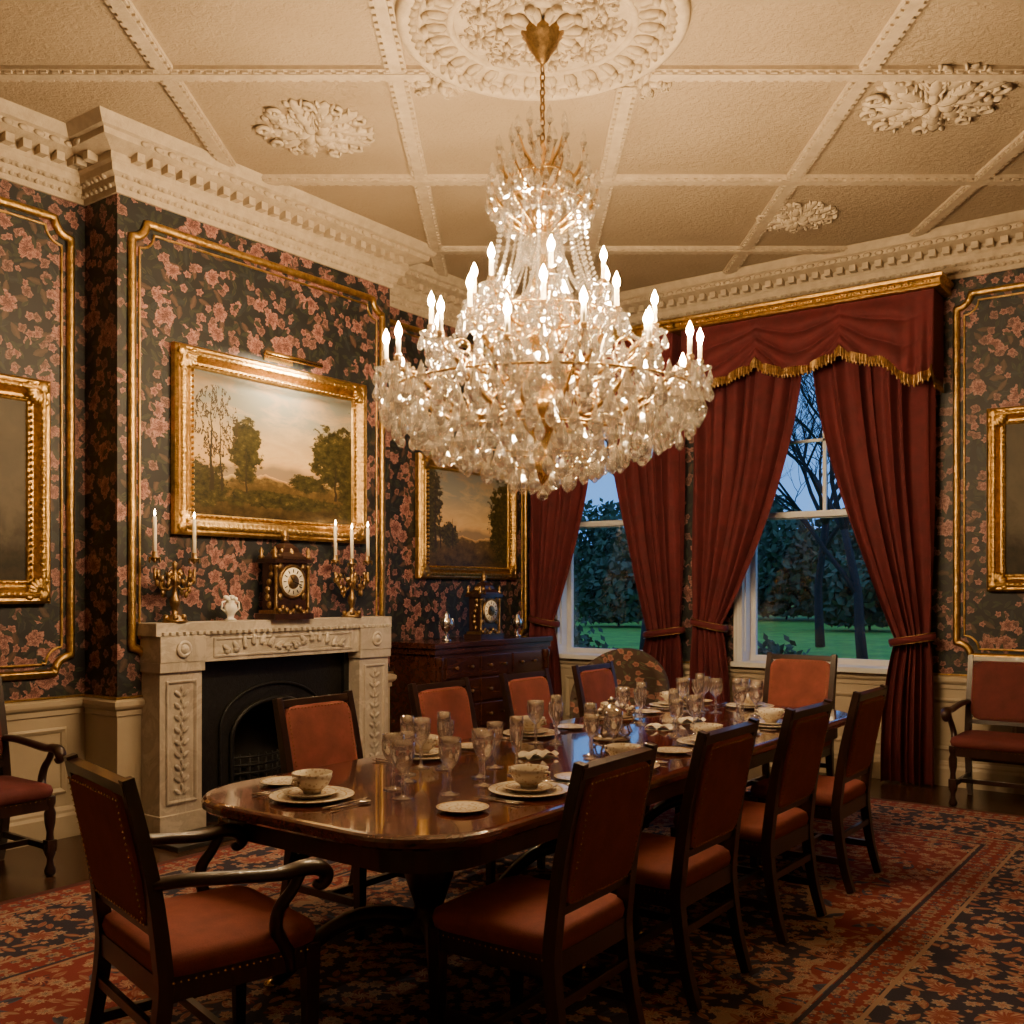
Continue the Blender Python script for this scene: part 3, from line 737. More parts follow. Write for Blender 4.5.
def picture_light(x,y,z,L,power):
    mb=MB()
    mb.tube([(.17,-L/2,0),(.17,L/2,0)],.018,M_brass,12)
    for s in (-1,1): mb.tube([(.0,s*L*.2,.01),(.04,s*L*.2,.03),(.12,s*L*.2,.03),(.17,s*L*.2,.015)],.006,M_brass,8)
    mb.box((.008,0,.01),(.016,L*.5,.03),M_brass)
    o=mb.obj('picture_light',(x,y,z))
    l=bpy.data.lights.new('picture_lamp','AREA'); l.shape='RECTANGLE'; l.size=L*.9; l.size_y=.03; l.energy=power; l.color=(1,.74,.44)
    lo=bpy.data.objects.new('picture_lamp',l); bpy.context.scene.collection.objects.link(lo)
    lo.parent=o; lo.location=(.165,0,-.022)
    d=Vector((-.35,0,-1)); lo.rotation_euler=d.to_track_quat('-Z','Y').to_euler()
picture_light(XB+.003,4.62,3.08,.5,28)

# ------------------------------------------------------------ fireplace
xf=-5.26; XM=XB+.002
L0,L1=3.56,5.53
mb=MB()
for y0,y1 in ((L0,L0+.3),(L1-.3,L1)):
    yc=(y0+y1)/2
    mb.bb(XM,xf,y0,y1,0,1.06,M_marble); mb.bb(XM,xf+.025,y0-.015,y1+.015,0,.14,M_marble); mb.bb(XM,xf+.02,y0-.01,y1+.01,1.0,1.06,M_marble)
    mb.bb(XM,xf+.025,y0-.01,y1+.01,1.06,1.22,M_marble)
    M=TR(xf,yc,0)@RZ(pi/2)
    mb.sweep([(-.11,.2),(.11,.2),(.11,.95),(-.11,.95)],[(0,0),(0,.012),(.01,.016),(.02,.006),(.022,0)],M_marble,True,False,M@RX)
    for k in range(9):
        z=.27+k*.075
        for s in (-1,1):
            mb.sup((0,0,0),(.03,.010,.014),M_marble,1,8,5,M@TR(s*.03,-.006,z)@Matrix.Rotation(-s*.7,4,'Y'))
        mb.sup((0,-.006,z+.03),(.01,.012,.02),M_marble,1,6,4,M)
    mb.lathe([(0,.0),(.05,.0),(.055,.012),(.04,.018),(.03,.01),(.02,.024),(0,.026)],M_marble,seg=16,M=TR(xf+.025,yc,1.14)@Matrix.Rotation(pi/2,4,'Y'))
mb.bb(XM,xf,L0,L1,1.05,1.22,M_marble)
M=TR(xf,(L0+L1)/2,0)@RZ(pi/2)
mb.sweep([(-.6,1.075),(.6,1.075),(.6,1.2),(-.6,1.2)],[(0,0),(0,.01),(.012,.012),(.02,0)],M_marble,True,False,M@RX)
for i in range(15):
    t=-1+2*i/14; z=1.155-.035*cos(t*pi*2)*.8
    mb.sup((0,0,0),(.045,.014,.018),M_marble,1,8,5,M@TR(t*.5,-.008,z)@Matrix.Rotation(t*2.5,4,'Y'))
    mb.sup((0,0,0),(.02,.016,.02),M_marble,1,8,5,M@TR(t*.5,-.008,z-.02))
mb.sweep([(XM,L0-.02),(xf,L0-.02),(xf,L1+.02),(XM,L1+.02)][::-1],[(0,1.22),(-.0,1.22),(-.02,1.225),(-.025,1.24),(-.05,1.25),(-.055,1.262),(-.055,1.262),(-.085,1.266),(-.09,1.28),(-.085,1.298),(0,1.30)][::1],M_marble)
mb.bb(XM,xf+.01,L0-.03,L1+.03,1.22,1.30,M_marble)
for k in range(40): mb.box((xf+.02,L0+.02+k*(L1-L0-.04)/39,1.235),(.03,.025,.02),M_marble)
yc=(L0+L1)/2; ya,yb_=L0+.3,L1-.3; xp=-5.37
mb.bb(XM,xp,ya,ya+.05,0,1.05,M_black); mb.bb(XM,xp,yb_-.05,yb_,0,1.05,M_black)
n=24; vs=[];fs=[]
for i in range(n+1):
    t=i/n; a=pi*(1-t); ix=.36*cos(a); iz=.52+.24*sin(a)
    ox=(ya-yc)+(yb_-ya)*t; 
    vs+= [(xp-.03,yc+ix,iz),(xp-.03,yc+ox,1.05)]
for i in range(n): fs.append((2*i,2*i+2,2*i+3,2*i+1))
mb.add(vs,fs,M_black)
for s in (-1,1):
    e=(ya if s<0 else yb_); mb.add([(xp-.03,yc+s*.36,0),(xp-.03,e,0),(xp-.03,e,1.05),(xp-.03,yc+s*.36,.52)],[(0,1,2,3)],M_black)
arch=[(xp-.02,yc-.36,.0)]+[(xp-.02,yc+.36*cos(pi*(1-i/20)),.52+.24*sin(pi*(1-i/20))) for i in range(21)]+[(xp-.02,yc+.36,0)]
mb.tube(arch,.018,M_black,8)
mb.tube([(xp-.02,yc+(p[1]-yc)*1.25,p[2]*1.14) for p in arch],.010,M_black,8)
mb.obj('fireplace',bevel=.003)
mb=MB()
for k in range(5):
    z=.14+k*.055; mb.tube([(-5.60+.12*sin(pi*i/10),yc-.3+.06*i,z) for i in range(11)],.009,M_black,6)
for i in range(11): mb.tube([(-5.60+.12*sin(pi*i/10),yc-.3+.06*i,.0),(-5.60+.12*sin(pi*i/10),yc-.3+.06*i,.38)],.006,M_black,6)
for k in range(14): mb.sup((-5.62+U(-.05,.05),yc+U(-.22,.22),.2+U(-.05,.05)),(.055,.06,.05),M_soot,.8,8,5)
mb.obj('fire_grate')
mb=MB(); mb.bb(xf+.03,-4.92,3.45,5.62,0,.03,M_stone); mb.obj('hearth',bevel=.005)
mb=MB()
pts=[(-5.2,3.95,.16),(-5.05,3.95,.16),(-5.03,3.97,.16),(-5.03,5.05,.16),(-5.05,5.07,.16),(-5.2,5.07,.16)]
for z in (.05,.16): mb.tube([(p[0],p[1],z) for p in pts],.011,M_brass,8)
for i in range(24): y=3.99+i*.046; mb.tube([(-5.03,y,.05),(-5.03,y,.16)],.005,M_brass,6)
for x,y in ((-5.2,3.95),(-5.03,3.96),(-5.03,5.06),(-5.2,5.07)): mb.lathe([(.014,.031),(.014,.15),(.024,.18),(.014,.2),(.02,.215),(0,.235)],M_brass,(x,y,0),10)
mb.obj('fire_fender')

MZ=1.301
def candelabrum(name,loc,arms,rz=0):
    mb=MB()
    mb.lathe([(.0,0),(.075,0),(.078,.012),(.06,.02),(.05,.035),(.022,.05),(.018,.08),(.03,.11),(.034,.14),(.018,.17),(.013,.21),(.026,.24),(.03,.27),(.014,.30),(.012,.34),(.02,.36),(.0,.38)],M_abrass,(0,0,0),16)
    for i in range(6):
        a=i*pi/3; mb.blob((.06*cos(a),.06*sin(a),.03),(.02,.014,.02),M_abrass); mb.blob((.028*cos(a),.028*sin(a),.26),(.014,.01,.03),M_abrass)
    for ax,ht in arms:
        if abs(ax)>.01:
            s=1 if ax>0 else -1
            mb.tube([(0,0,.25),(ax*.3,0,.20),(ax*.7,0,.21),(ax,0,.27),(ax,0,.33)],.009,M_abrass,8)
            for k in range(20):
                t=k/19; mb.blob((ax*(.1+.85*t),U(-.02,.02),.21+.06*sin(t*9)+.02+U(-.02,.03)),(.015,.012,.02),M_abrass)
            mb.tube([(ax*.5,0,.21),(ax*.6,0,.28),(ax*.45,0,.31),(ax*.4,0,.27)],.006,M_abrass,6)
        mb.lathe([(.012,.0),(.034,.02),(.036,.026),(.016,.03),(.016,.06),(.012,.062)],M_abrass,(ax,0,ht-.03),12)
        mb.lathe([(.0125,0),(.0115,.24),(.004,.245)],M_candle,(ax,0,ht),12)
        mb.tube([(ax,0,ht+.24),(ax,0,ht+.255)],.0012,M_soot,5)
        mb.lathe([(.001,0),(.0065,.010),(.006,.020),(0,.042)],M_cflame,(ax,0,ht+.247),8)
        for k in range(6):
            a=k*pi/3; mb.blob((ax+.034*cos(a),.034*sin(a),ht-.025),(.005,.005,.014),M_abrass)
    return mb.obj(name,loc,rz)
candelabrum('brass_candelabrum',(-5.31,3.70,MZ),[(-.14,.40),(.14,.40)],pi/2)
candelabrum('brass_candelabrum',(-5.31,5.2,MZ),[(-.14,.42),(0,.40),(.14,.42)],pi/2-.2)
def clock(name,loc,rz,sc=1):
    mb=MB()
    mb.box((0,0,.02),(.34,.2,.04),M_wood); mb.box((0,0,.05),(.31,.17,.03),M_abrass)
    mb.box((0,0,.22),(.27,.14,.33),M_wood)
    for s in (-1,1):
        mb.lathe([(.018,0),(.012,.02),(.012,.27),(.018,.29),(.018,.3)],M_abrass,(s*.14,-.075,.065),10)
        for q in (-1,1): mb.lathe([(.016,0),(.022,.02),(.01,.035),(.018,.055),(0,.085)],M_abrass,(s*.145,q*.07,.405),10)
        for k in range(6): mb.blob((s*(.15+.02*sin(k)),-.02,.1+k*.05),(.018,.02,.026),M_abrass)
    mb.box((0,0,.395),(.33,.19,.025),M_wood)
    mb.lathe([(.15,0),(.14,.02),(.10,.05),(.085,.08),(.06,.10),(.03,.115),(.028,.13)],M_wood,(0,0,.405),4,False,RZ(pi/4))
    for k in range(8):
        a=k*pi/4; mb.blob((.09*cos(a),.09*sin(a)*.7,.45),(.02,.02,.03),M_abrass)
    mb.lathe([(.03,0),(.018,.012),(.03,.035),(.024,.055),(.008,.07),(0,.1)],M_abrass,(0,0,.53),10)
    Mf=TR(0,-.072,.255)@Matrix.Rotation(pi/2,4,'X')
    mb.lathe([(.118,-.002),(.118,.01),(.106,.016),(.10,.01),(.0,.009)],M_abrass,seg=32,M=Mf)
    mb.lathe([(.096,.011),(.096,.013),(0,.013)],M_candle,seg=32,M=Mf)
    mb.lathe([(.05,.014),(.048,.016),(0,.016)],M_abrass,seg=24,M=Mf)
    for i in range(12):
        a=i*pi/6; mb.box((0,.073,.0145),(.006,.024,.002),M_soot,Mf@RZ(a))
    mb.box((0,.025,.018),(.005,.055,.002),M_soot,Mf@RZ(.6)); mb.box((0,.035,.02),(.004,.075,.002),M_soot,Mf@RZ(-1.9))
    for s in (-1,1):
        for q in (-1,1): mb.blob((s*.1,-.075,.255+q*.1),(.026,.008,.026),M_abrass)
    for k in range(9): mb.blob((-.12+.03*k,-.09,.06+.02*sin(k*1.5)),(.02,.012,.022),M_abrass)
    return place(mb.mesh(name),name,loc,rz,0,sc=sc)
clock('bracket_clock',(-5.3,4.56,MZ),pi/2,1.0)
mb=MB(); mb.lathe([(0,0),(.035,0),(.04,.008),(.02,.02),(.025,.04),(.045,.07),(.04,.1),(.025,.12),(.035,.14),(.03,.142),(.02,.12),(0,.12)],M_porc,seg=16,wob=(6,.06))
for s in (-1,1): mb.tube([(s*.04,0,.06),(s*.07,0,.08),(s*.065,0,.12),(s*.03,0,.13)],.006,M_porc,6)
for k in range(7): a=k*.9; mb.blob((.03*cos(a),.03*sin(a),.14+.01*(k%2)),(.018,.018,.016),M_porc)
mb.obj('porcelain_vase',(-5.29,4.10,MZ),pi/2)

# sideboard
mb=MB(); s0,s1=6.02,7.62; sxf=-5.22
mb.bb(XL+.03,sxf,s0,s1,.12,1.03,M_side); mb.bb(XL+.03,sxf+.03,s0-.03,s1+.03,1.03,1.075,M_side); mb.bb(XL+.03,sxf+.015,s0-.015,s1+.015,.98,1.03,M_side)
mb.bb(XL+.03,sxf+.02,s0-.02,s1+.02,.08,.15,M_side)
for y in (s0+.05,s1-.05):
    for x in (XL+.09,sxf-.04): mb.lathe([(.03,0),(.045,.03),(.045,.06),(.03,.08)],M_wood,(x,y,0),12)
    mb.lathe([(.03,0),(.035,.02),(.026,.05),(.026,.72),(.035,.76),(.035,.8)],M_side,(sxf+.005,y,.16),14)
W3=(s1-s0-.24)/3
for c in range(3):
    yy=s0+.12+W3*c
    for z0,z1 in ((.78,.95),(.57,.76),(.36,.55),(.17,.34)):
        mb.bb(sxf,sxf+.014,yy+.012,yy+W3-.012,z0,z1,M_side)
        for q in (.28,.72):
            M=TR(sxf+.014,yy+W3*q,(z0+z1)/2)@Matrix.Rotation(pi/2,4,'Y'); mb.lathe([(.01,0),(.008,.008),(.016,.02),(.012,.028),(0,.03)],M_abrass,seg=10,M=M)
mb.obj('sideboard',bevel=.004)
clock('bracket_clock',(-5.45,6.95,1.076),pi/2,.95)
mb=MB(); mb.lathe([(0,0),(.05,0),(.05,.01),(.015,.03),(.012,.09),(.05,.12),(.07,.17),(.06,.22),(.03,.25),(.035,.27),(.0,.30)],M_silver,seg=18); 
for s in (-1,1): mb.tube([(s*.06,0,.14),(s*.1,0,.18),(s*.09,0,.23),(s*.045,0,.235)],.006,M_silver,6)
UR=mb.mesh('silver_urn'); place(UR,'silver_urn',(-5.4,6.38,1.076),sc=.8); place(UR,'silver_urn',(-5.42,7.4,1.076),sc=.7)

# ------------------------------------------------------------ curtains
def curtain(mb,xo,xit,xt_i,xb_i,ztop,zt,ph,nf=7,Yc=7.99):
    sg=1 if xit>xo else -1
    def fn(s,t):
        z=ztop+(0.015-ztop)*t
        if z>=zt:
            u=(z-zt)/(ztop-zt); xi=xt_i+(xit-xt_i)*sin(u*pi/2)**.95; o=xo+sg*.03*(1-u)**6; amp=.04+.03*u
        else:
            u=(zt-z)/zt; k=1-(1-u)**3; xi=xt_i+(xb_i-xt_i)*k; o=xo+sg*.03*(1-u)**6; amp=.04+.02*k
        x=o+(xi-o)*s
        w=2*pi*nf*(s+.03*sin(s*11+ph)+.02*sin(s*23))+ph+.5*sin(z*1.7+s*5)
        am=amp*(.75+.35*sin(s*17+ph*3))
        y=Yc+am*(sin(w)+.25*sin(2.3*w+z*2))
        x+=.014*cos(w)
        pinch=math.exp(-((z-zt)/.06)**2)
        y=Yc+(y-Yc)*(1-.35*pinch)
        return (x,y-.02*pinch,z)
    mb.grid(fn,120,70,M_curt)
    xc=(xo+xt_i)/2+sg*.02; hw_=abs(xt_i-xo)/2+.02
    pts=[(xc+hw_*cos(2*pi*i/28),Yc+.09*sin(2*pi*i/28),zt+.03*cos(2*pi*i/28)*(-sg)) for i in range(28)]
    mb.tube(pts,.028,M_curt,8,True,up=(0,0,1),asp=.35)
    for q in (-.028,.028): mb.tube([(p[0],p[1]-.004 if p[1]<Yc else p[1],p[2]+q) for p in pts],.004,M_abrass,6,True)
def drape(x0,x1,ex):
    mb=MB(); xc=(x0+x1)/2
    curtain(mb,x0+.03,xc+.02,x0+.32,x0+.42,3.7,1.2,.3)
    curtain(mb,x1-.03+ex,xc+.06,x1-.32,x1-.42,3.7,1.12,1.1)
    mb.obj('velvet_curtains')
    mb=MB(); yf=7.84; zt=3.742
    L=[0,.28,.28+(x1-x0),.56+(x1-x0)]
    def pth(s):
        q=s*L[3]
        if q<L[1]: return (x0,YW-.02-q*(YW-.02-yf)/.28,-1+q/.28)
        if q<L[2]: return (x0+(q-L[1]),yf,(q-L[1])/(x1-x0))
        return (x1,yf+(q-L[2])*(YW-.02-yf)/.28,2-(q-L[2])/.28)
    def zb(s):
        f=(s*L[3]-L[1])/(x1-x0)
        if f<0 or f>1: return 3.08
        tail=.24*(math.exp(-(f/.13)**4)+math.exp(-((1-f)/.13)**4))
        return 3.40-.13*abs(sin(3*pi*f))**.7-tail
    def fn(s,t):
        x,y,f=pth(s); b=zb(s); z=zt+(b-zt)*t
        if 0<=f<=1:
            ed=min(1,min(f,1-f)/.14)
            g3=(f*3)%1; sw=sin(pi*g3)
            q=t*(1.25-.45*sw)
            y-=.07*abs(sin(q*11))**.7*min(1,t*3)*ed*(.35+.65*sw) + .05*sw*t**2 + .02*math.exp(-((g3 if g3<.5 else 1-g3)/.05)**2)*ed
            y-=(1-ed)*.035*(sin(f*(x1-x0)*70)+1)*t
        return (x,y,z)
    mb.grid(fn,240,60,M_curt)
    def fr(s,t):
        x,y,z=fn(s,1); return (x,y-.006-.004*sin(s*900),z+.02-.075*t)
    mb.grid(fr,420,3,M_abrass,False)
    for i in range(int(L[3]/.03)):
        s=(i+.5)/int(L[3]/.03); x,y,z=fn(s,1); mb.lathe([(0,-.085),(.009,-.08),(.006,-.045),(0,-.035)],M_abrass,(x,y-.008,z+.01),5)
    mb.obj('curtain_valance')
    mb=MB()
    P=[(x0-.03,YW-.01),(x0-.03,yf-.03),(x1+.03,yf-.03),(x1+.03,YW-.01)]
    pr=[(0,3.745),(-.02,3.745),(-.03,3.76),(-.022,3.775),(-.022,3.80),(-.04,3.815),(-.045,3.835),(-.03,3.85),(0,3.85),(.03,3.85),(.03,3.745),(0,3.745)]
    mb.sweep(P,pr,M_gold)
    mb.bb(x0,x1,yf,YW-.01,3.76,3.775,M_wood)
    k=int((x1-x0)/.05)
    for i in range(k): mb.sup((x0+(i+.5)*(x1-x0)/k,yf-.055,3.788),(.018,.012,.014),M_gold,1,6,4)
    mb.obj('gilt_pelmet')
drape(-5.72,-4.06,.06); drape(-3.98,-1.9,0)

# ------------------------------------------------------------ chandelier
mb=MB()
drop_pr=[(0,0),(.10,-.12),(.2,-.3),(.42,-.62),(.36,-.82),(.16,-.95),(0,-1)]
def drop(x,y,z,L,w=None):
    w=w or .52
    a0=R()*6; M=TR(x,y,z)@RZ(a0)
    pr=[(r*L*w,zz*L) for r,zz in drop_pr]
    mb.lathe(pr,M_crys,seg=6,sm=False,M=M)
def bead(x,y,z,r):
    mb.add([(x+r,y,z),(x,y+r,z),(x-r,y,z),(x,y-r,z),(x,y,z+r),(x,y,z-r)],[(0,1,4),(1,2,4),(2,3,4),(3,0,4),(1,0,5),(2,1,5),(3,2,5),(0,3,5)],M_crys)
mb.lathe([(0,4.175),(.06,4.175),(.10,4.17),(.105,4.15),(.085,4.13),(.07,4.09),(.04,4.05),(.03,4.03),(.012,4.01),(0,4.0)],M_abrass,seg=24)
z=4.0; k=0
while z>3.62:
    pts=[]
    for i in range(12):
        a=2*pi*i/12; px=.012*cos(a); pz=.024*sin(a)
        pts.append((px,0,z-.02+pz) if k%2 else (0,px,z-.02+pz))
    mb.tube(pts,.0045,M_abrass,6,True); z-=.036; k+=1
mb.lathe([(0,3.64),(.012,3.63),(.02,3.6),(.012,3.57),(.03,3.54),(.05,3.5),(.03,3.46),(.016,3.42),(.016,3.38),(.05,3.34),(.075,3.30),(.05,3.26),(.02,3.22),(.02,3.0),(.05,2.98),(.06,2.9),(.03,2.84),(.05,2.78),(.1,2.74),(.09,2.68),(.035,2.62),(.035,2.5),(.08,2.46),(.14,2.40),(.14,2.34),(.09,2.28),(.04,2.22),(.04,2.14),(.07,2.1),(.05,2.05),(.02,2.02),(0,2.0)],M_brass,seg=20)
for r,z0,hh_ in ((.10,3.12,.16),(.12,2.86,.1),(.13,2.56,.14)):
    mb.lathe([(.04,z0-hh_/2),(r,z0-hh_*.3),(r*1.1,z0),(r*.9,z0+hh_*.35),(.04,z0+hh_/2)],M_crys,seg=12,sm=False)
for n,r0,z0,r1,z1,ph in ((12,.06,3.20,.24,3.40,0),(10,.05,3.34,.19,3.56,.2),(8,.03,3.5,.10,3.66,.1)):
    for i in range(n):
        a=2*pi*i/n+ph; pts=[];rr=[]
        for j in range(9):
            t=j/8; r=r0+(r1-r0)*sin(t*pi*.62)/.93; zz=z0+(z1-z0)*t**.9
            if t>.8: r+=.02*(t-.8)/.2
            pts.append((r*cos(a),r*sin(a),zz)); rr.append(.014*(1-t*.5))
        mb.tube(pts,rr,M_brass,6,asp=.7)
        e=pts[-1]; drop(e[0],e[1],e[2]+.005,.10 if n>8 else .07); bead(e[0],e[1],e[2]+.012,.012)
        for q in (3,5,7): drop(pts[q][0],pts[q][1],pts[q][2],.065)
        mb.lathe([(r_*.7,z_) for r_,z_ in ((0,0),(.03,.03),(.02,.07),(0,.1))],M_crys,(e[0],e[1],e[2]),6,False)
for r,zz,w in ((.21,3.33,.006),(.15,3.46,.005),(.30,2.80,.006),(.73,2.42,.006),(.50,2.23,.005),(.24,2.11,.005)):
    mb.tube([(r*cos(2*pi*i/48),r*sin(2*pi*i/48),zz) for i in range(48)],w,M_brass,6,True)
for n,ra,za,rb,zb_ in ((18,.20,3.34,.52,2.62),(12,.14,3.46,.31,2.84),(10,.07,3.3,.3,2.82)):
    for i in range(n):
        a=2*pi*i/n; m=34
        for j in range(m+1):
            t=j/m; r=ra+(rb-ra)*t**2.0; zz=za+(zb_-za)*(1-(1-t)**1.25)
            bead(r*cos(a),r*sin(a),zz,.0115)
for n,r,zz,sag in ((15,.74,2.46,.10),(15,.6,2.52,.10),(10,.52,2.62,.09),(8,.32,2.8,.08),(12,.22,3.38,.06)):
    for i in range(n):
        a0=2*pi*i/n;a1=2*pi*(i+1)/n; m=max(8,int(r*2*pi/n/.02))
        for j in range(m):
            t=j/m; a=a0+(a1-a0)*t; s=sag*4*t*(1-t); bead(r*cos(a),r*sin(a),zz-s,.010)
        drop(r*cos((a0+a1)/2),r*sin((a0+a1)/2),zz-sag,.09)
def arm(a,rin,zin,rout,zout,dip,cz):
    ca,sa=cos(a),sin(a); pts=[]
    for j in range(19):
        t=j/18; r=rin+(rout-rin)*t
        zz=zin+(zout-zin)*t-dip*sin(pi*min(1,t*1.15))
        pts.append((r*ca,r*sa,zz))
    pts[-1]=(rout*ca,rout*sa,zout)
    mb.tube(pts,.0125,M_brass,8)
    for sgn,cc,q0 in ((1,.72,.06),(-1,.4,.05)):
        c2=[]
        for j in range(13):
            t=j/12; an=-1.2+t*5.6; q=q0*(1-t*.65); r=rout*cc+q*cos(an)*sgn
            c2.append((r*ca,r*sa,(zin+zout)/2-dip*.4+.05+q*sin(an)))
        mb.tube(c2,.007,M_brass,6)
    for q in (5,9,13,16):
        p=pts[q]; drop(p[0],p[1],p[2]-.01,U(.08,.10)); bead(p[0],p[1],p[2]+.016,.013)
    x,y=rout*ca,rout*sa
    mb.lathe([(.008,-.03),(.02,-.02),(.012,-.01),(.03,0),(.055,.012),(.058,.018),(.03,.012),(.018,.016),(.02,.05),(.012,.052)],M_crys,(x,y,zout),12,False)
    mb.lathe([(.014,.01),(.018,.03),(.016,.055),(.012,.058)],M_brass,(x,y,zout),10)
    mb.lathe([(.0105,.055),(.0105,.055+cz)],M_candle,(x,y,zout),10)
    f=zout+.055+cz
    mb.lathe([(.004,0),(.012,.012),(.0165,.026),(.013,.044),(.005,.062),(0,.074)],M_flame,(x,y,f),10)
    for k in range(7):
        b=2*pi*k/7; drop(x+.052*cos(b),y+.052*sin(b),zout+.01,.075)
for i in range(15): arm(2*pi*i/15+.1,.1,2.36,.74,2.48+.045*(i%2),.10,.075)
for i in range(10): arm(2*pi*i/10+.3,.08,2.55,.54,2.67,.08,.08)
for i in range(7): arm(2*pi*i/7+.05,.06,2.76,.33,2.87,.06,.08)
for r,zz,n,L in ((.745,2.42,50,.135),(.785,2.46,26,.10),(.66,2.36,36,.12),(.60,2.30,42,.13),(.50,2.24,38,.125),(.39,2.19,30,.125),(.27,2.14,20,.12),(.14,2.09,10,.12),(.52,2.6,28,.10),(.30,2.80,20,.09),(.21,3.33,20,.10),(.15,3.46,14,.085),(.42,2.42,18,.10),(.70,2.30,30,.10)):
    for i in range(n):
        a=2*pi*(i+R()*.3)/n; drop(r*cos(a),r*sin(a),zz+U(-.014,.014),L*U(.9,1.12),.56)
drop(0,0,2.0,.075,.9)
for i in range(120):
    a=R()*2*pi; r=U(.2,.68); drop(r*cos(a),r*sin(a),U(2.28+.12*r,2.6-.2*r),U(.05,.08))
mb.obj('crystal_chandelier',(-2.72,3.92,0))

# ------------------------------------------------------------ tableware
mb=MB(); mb.lathe([(0,0),(.10,0),(.105,.004),(.145,.012),(.150,.015),(.146,.017),(.105,.010),(0,.008)],M_china,seg=40); ME_ch=mb.mesh('charger_plate')
mb=MB(); mb.lathe([(0,0),(.06,0),(.065,.004),(.088,.011),(.09,.013),(.086,.014),(.062,.007),(0,.006)],M_china,seg=32); ME_sp=mb.mesh('side_plate')
mb=MB(); mb.lathe([(0,0),(.065,0),(.07,.003),(.095,.014),(.10,.016),(.096,.018),(.065,.009),(0,.008)],M_china,seg=32)
mb.lathe([(.03,.009),(.034,.02),(.055,.035),(.068,.06),(.072,.082),(.068,.082),(.062,.058),(.048,.036),(0,.028)],M_china,seg=28)
for s in (-1,1): mb.tube([(s*.068,0,.07),(s*.09,0,.072),(s*.092,0,.055),(s*.06,0,.045)],.005,M_china,8)
ME_sb=mb.mesh('soup_cup')
def goblet(name,hb,rb,st,cut=8):
    mb=MB(); h0=st
    pr=[(0,0),(.036,0),(.037,.003),(.012,.008),(.006,.015),(.0055,h0*.4),(.010,h0*.55),(.0055,h0*.7),(.006,h0*.92),(.016,h0)]
    mb.lathe(pr+[(rb*.75,h0+hb*.2),(rb*.98,h0+hb*.45),(rb,h0+hb*.7),(rb*.96,h0+hb),(rb*.92,h0+hb),(rb*.93,h0+hb*.7),(rb*.88,h0+hb*.45),(rb*.6,h0+hb*.22),(0,h0+hb*.12)],M_glass,seg=cut*2,sm=True,wob=(cut,.035))
    return mb.mesh(name)
GW=goblet('wine_glass',.09,.036,.10); GL=goblet('water_goblet',.105,.042,.10,9); GF=goblet('champagne_flute',.14,.028,.095)
mb=MB()
mb.tube([(0,-.10,.006),(0,-.04,.005),(0,.02,.006)],[.007,.004,.003],M_silver,6,asp=.4,up=(1,0,0)); mb.box((0,.035,.006),(.022,.03,.002),M_silver)
for i in range(4): mb.box((-.009+.006*i,.07,.007),(.0028,.045,.002),M_silver)
ME_fork=mb.mesh('fork')
mb=MB(); mb.tube([(0,-.11,.006),(0,-.02,.006)],[.008,.005],M_silver,6,asp=.5,up=(1,0,0)); mb.add([(-.006,-.02,.005),(.006,-.02,.005),(.009,.08,.005),(0,.11,.005),(-.004,.1,.005),(-.006,-.02,.008),(.006,-.02,.008),(.009,.08,.008),(0,.11,.008),(-.004,.1,.008)],[(4,3,2,1,0),(5,6,7,8,9),(0,1,6,5),(1,2,7,6),(2,3,8,7),(3,4,9,8),(4,0,5,9)],M_silver)
ME_knife=mb.mesh('table_knife')
mb=MB(); mb.tube([(0,-.10,.006),(0,-.03,.005),(0,.03,.007)],[.007,.004,.003],M_silver,6,asp=.4,up=(1,0,0)); mb.sup((0,.055,.007),(.018,.028,.005),M_silver,1,14,8)
ME_spoon=mb.mesh('spoon')
mb=MB(); mb.grid(lambda u,v:((u-.5)*.16,(v-.5)*.11,.004+.022*abs(sin(u*7))*(1-.5*v)+.01*sin(v*5)**2),16,12,M_napkin); mb.grid(lambda u,v:((u-.5)*.16,(v-.5)*.11,.001),2,2,M_napkin); ME_nap=mb.mesh('linen_napkin')
def put(me,x,y,rz=0,z=TZ): return place(me,me.name.split('.')[0],(x,y,z),rz)
def setting(x,y,a,side=True,gl=True,bowl=True):
    f=Vector((cos(a),sin(a))); r=Vector((f.y,-f.x))
    put(ME_ch,x,y); 
    if bowl: put(ME_sb,x,y,a,TZ+.0105)
    else: put(ME_sp,x,y,a,TZ+.0105)
    rz=a-pi/2
    p=Vector((x,y))
    for me,o in ((ME_fork,-.175),(ME_fork,-.2),(ME_knife,.175),(ME_spoon,.205)):
        q=p+r*o; put(me,q.x,q.y,rz)
    if side: q=p-r*.33+f*.02; put(ME_sp,q.x,q.y)
    if gl:
        for me,o,u in ((GL,.20,.17),(GW,.10,.22),(GF,.17,.27)): q=p+r*o+f*u; put(me,q.x,q.y,R()*3)
setting(-2.68,2.43,pi/2,False,False,True); put(ME_sp,-2.97,2.55)
setting(-2.12,2.97,pi,False,False,True); put(ME_sp,-2.13,2.60)
for me,x,y in ((GL,-2.56,2.72),(GL,-2.42,2.62),(GF,-2.72,2.97),(GW,-2.62,2.86),(GL,-2.33,2.77),(GL,-2.33,2.97),(GW,-2.45,3.10),(GF,-2.36,3.22),(GW,-2.53,3.3)): put(me,x,y,R()*3)
for y in (3.62,4.42,5.2): setting(-2.1,y,pi)
for y in (3.32,4.15,4.98,5.70): setting(-2.95,y,0)
setting(-2.54,5.95,-pi/2,False,False)
for x,y in ((-2.72,5.66),(-2.6,5.58),(-2.47,5.68),(-2.35,5.6)): put(GL,x,y,R()*3)
for x,y,a in ((-2.54,3.62,1.2),(-2.52,4.74,.2),(-2.53,5.08,1.0)): put(ME_nap,x,y,a)
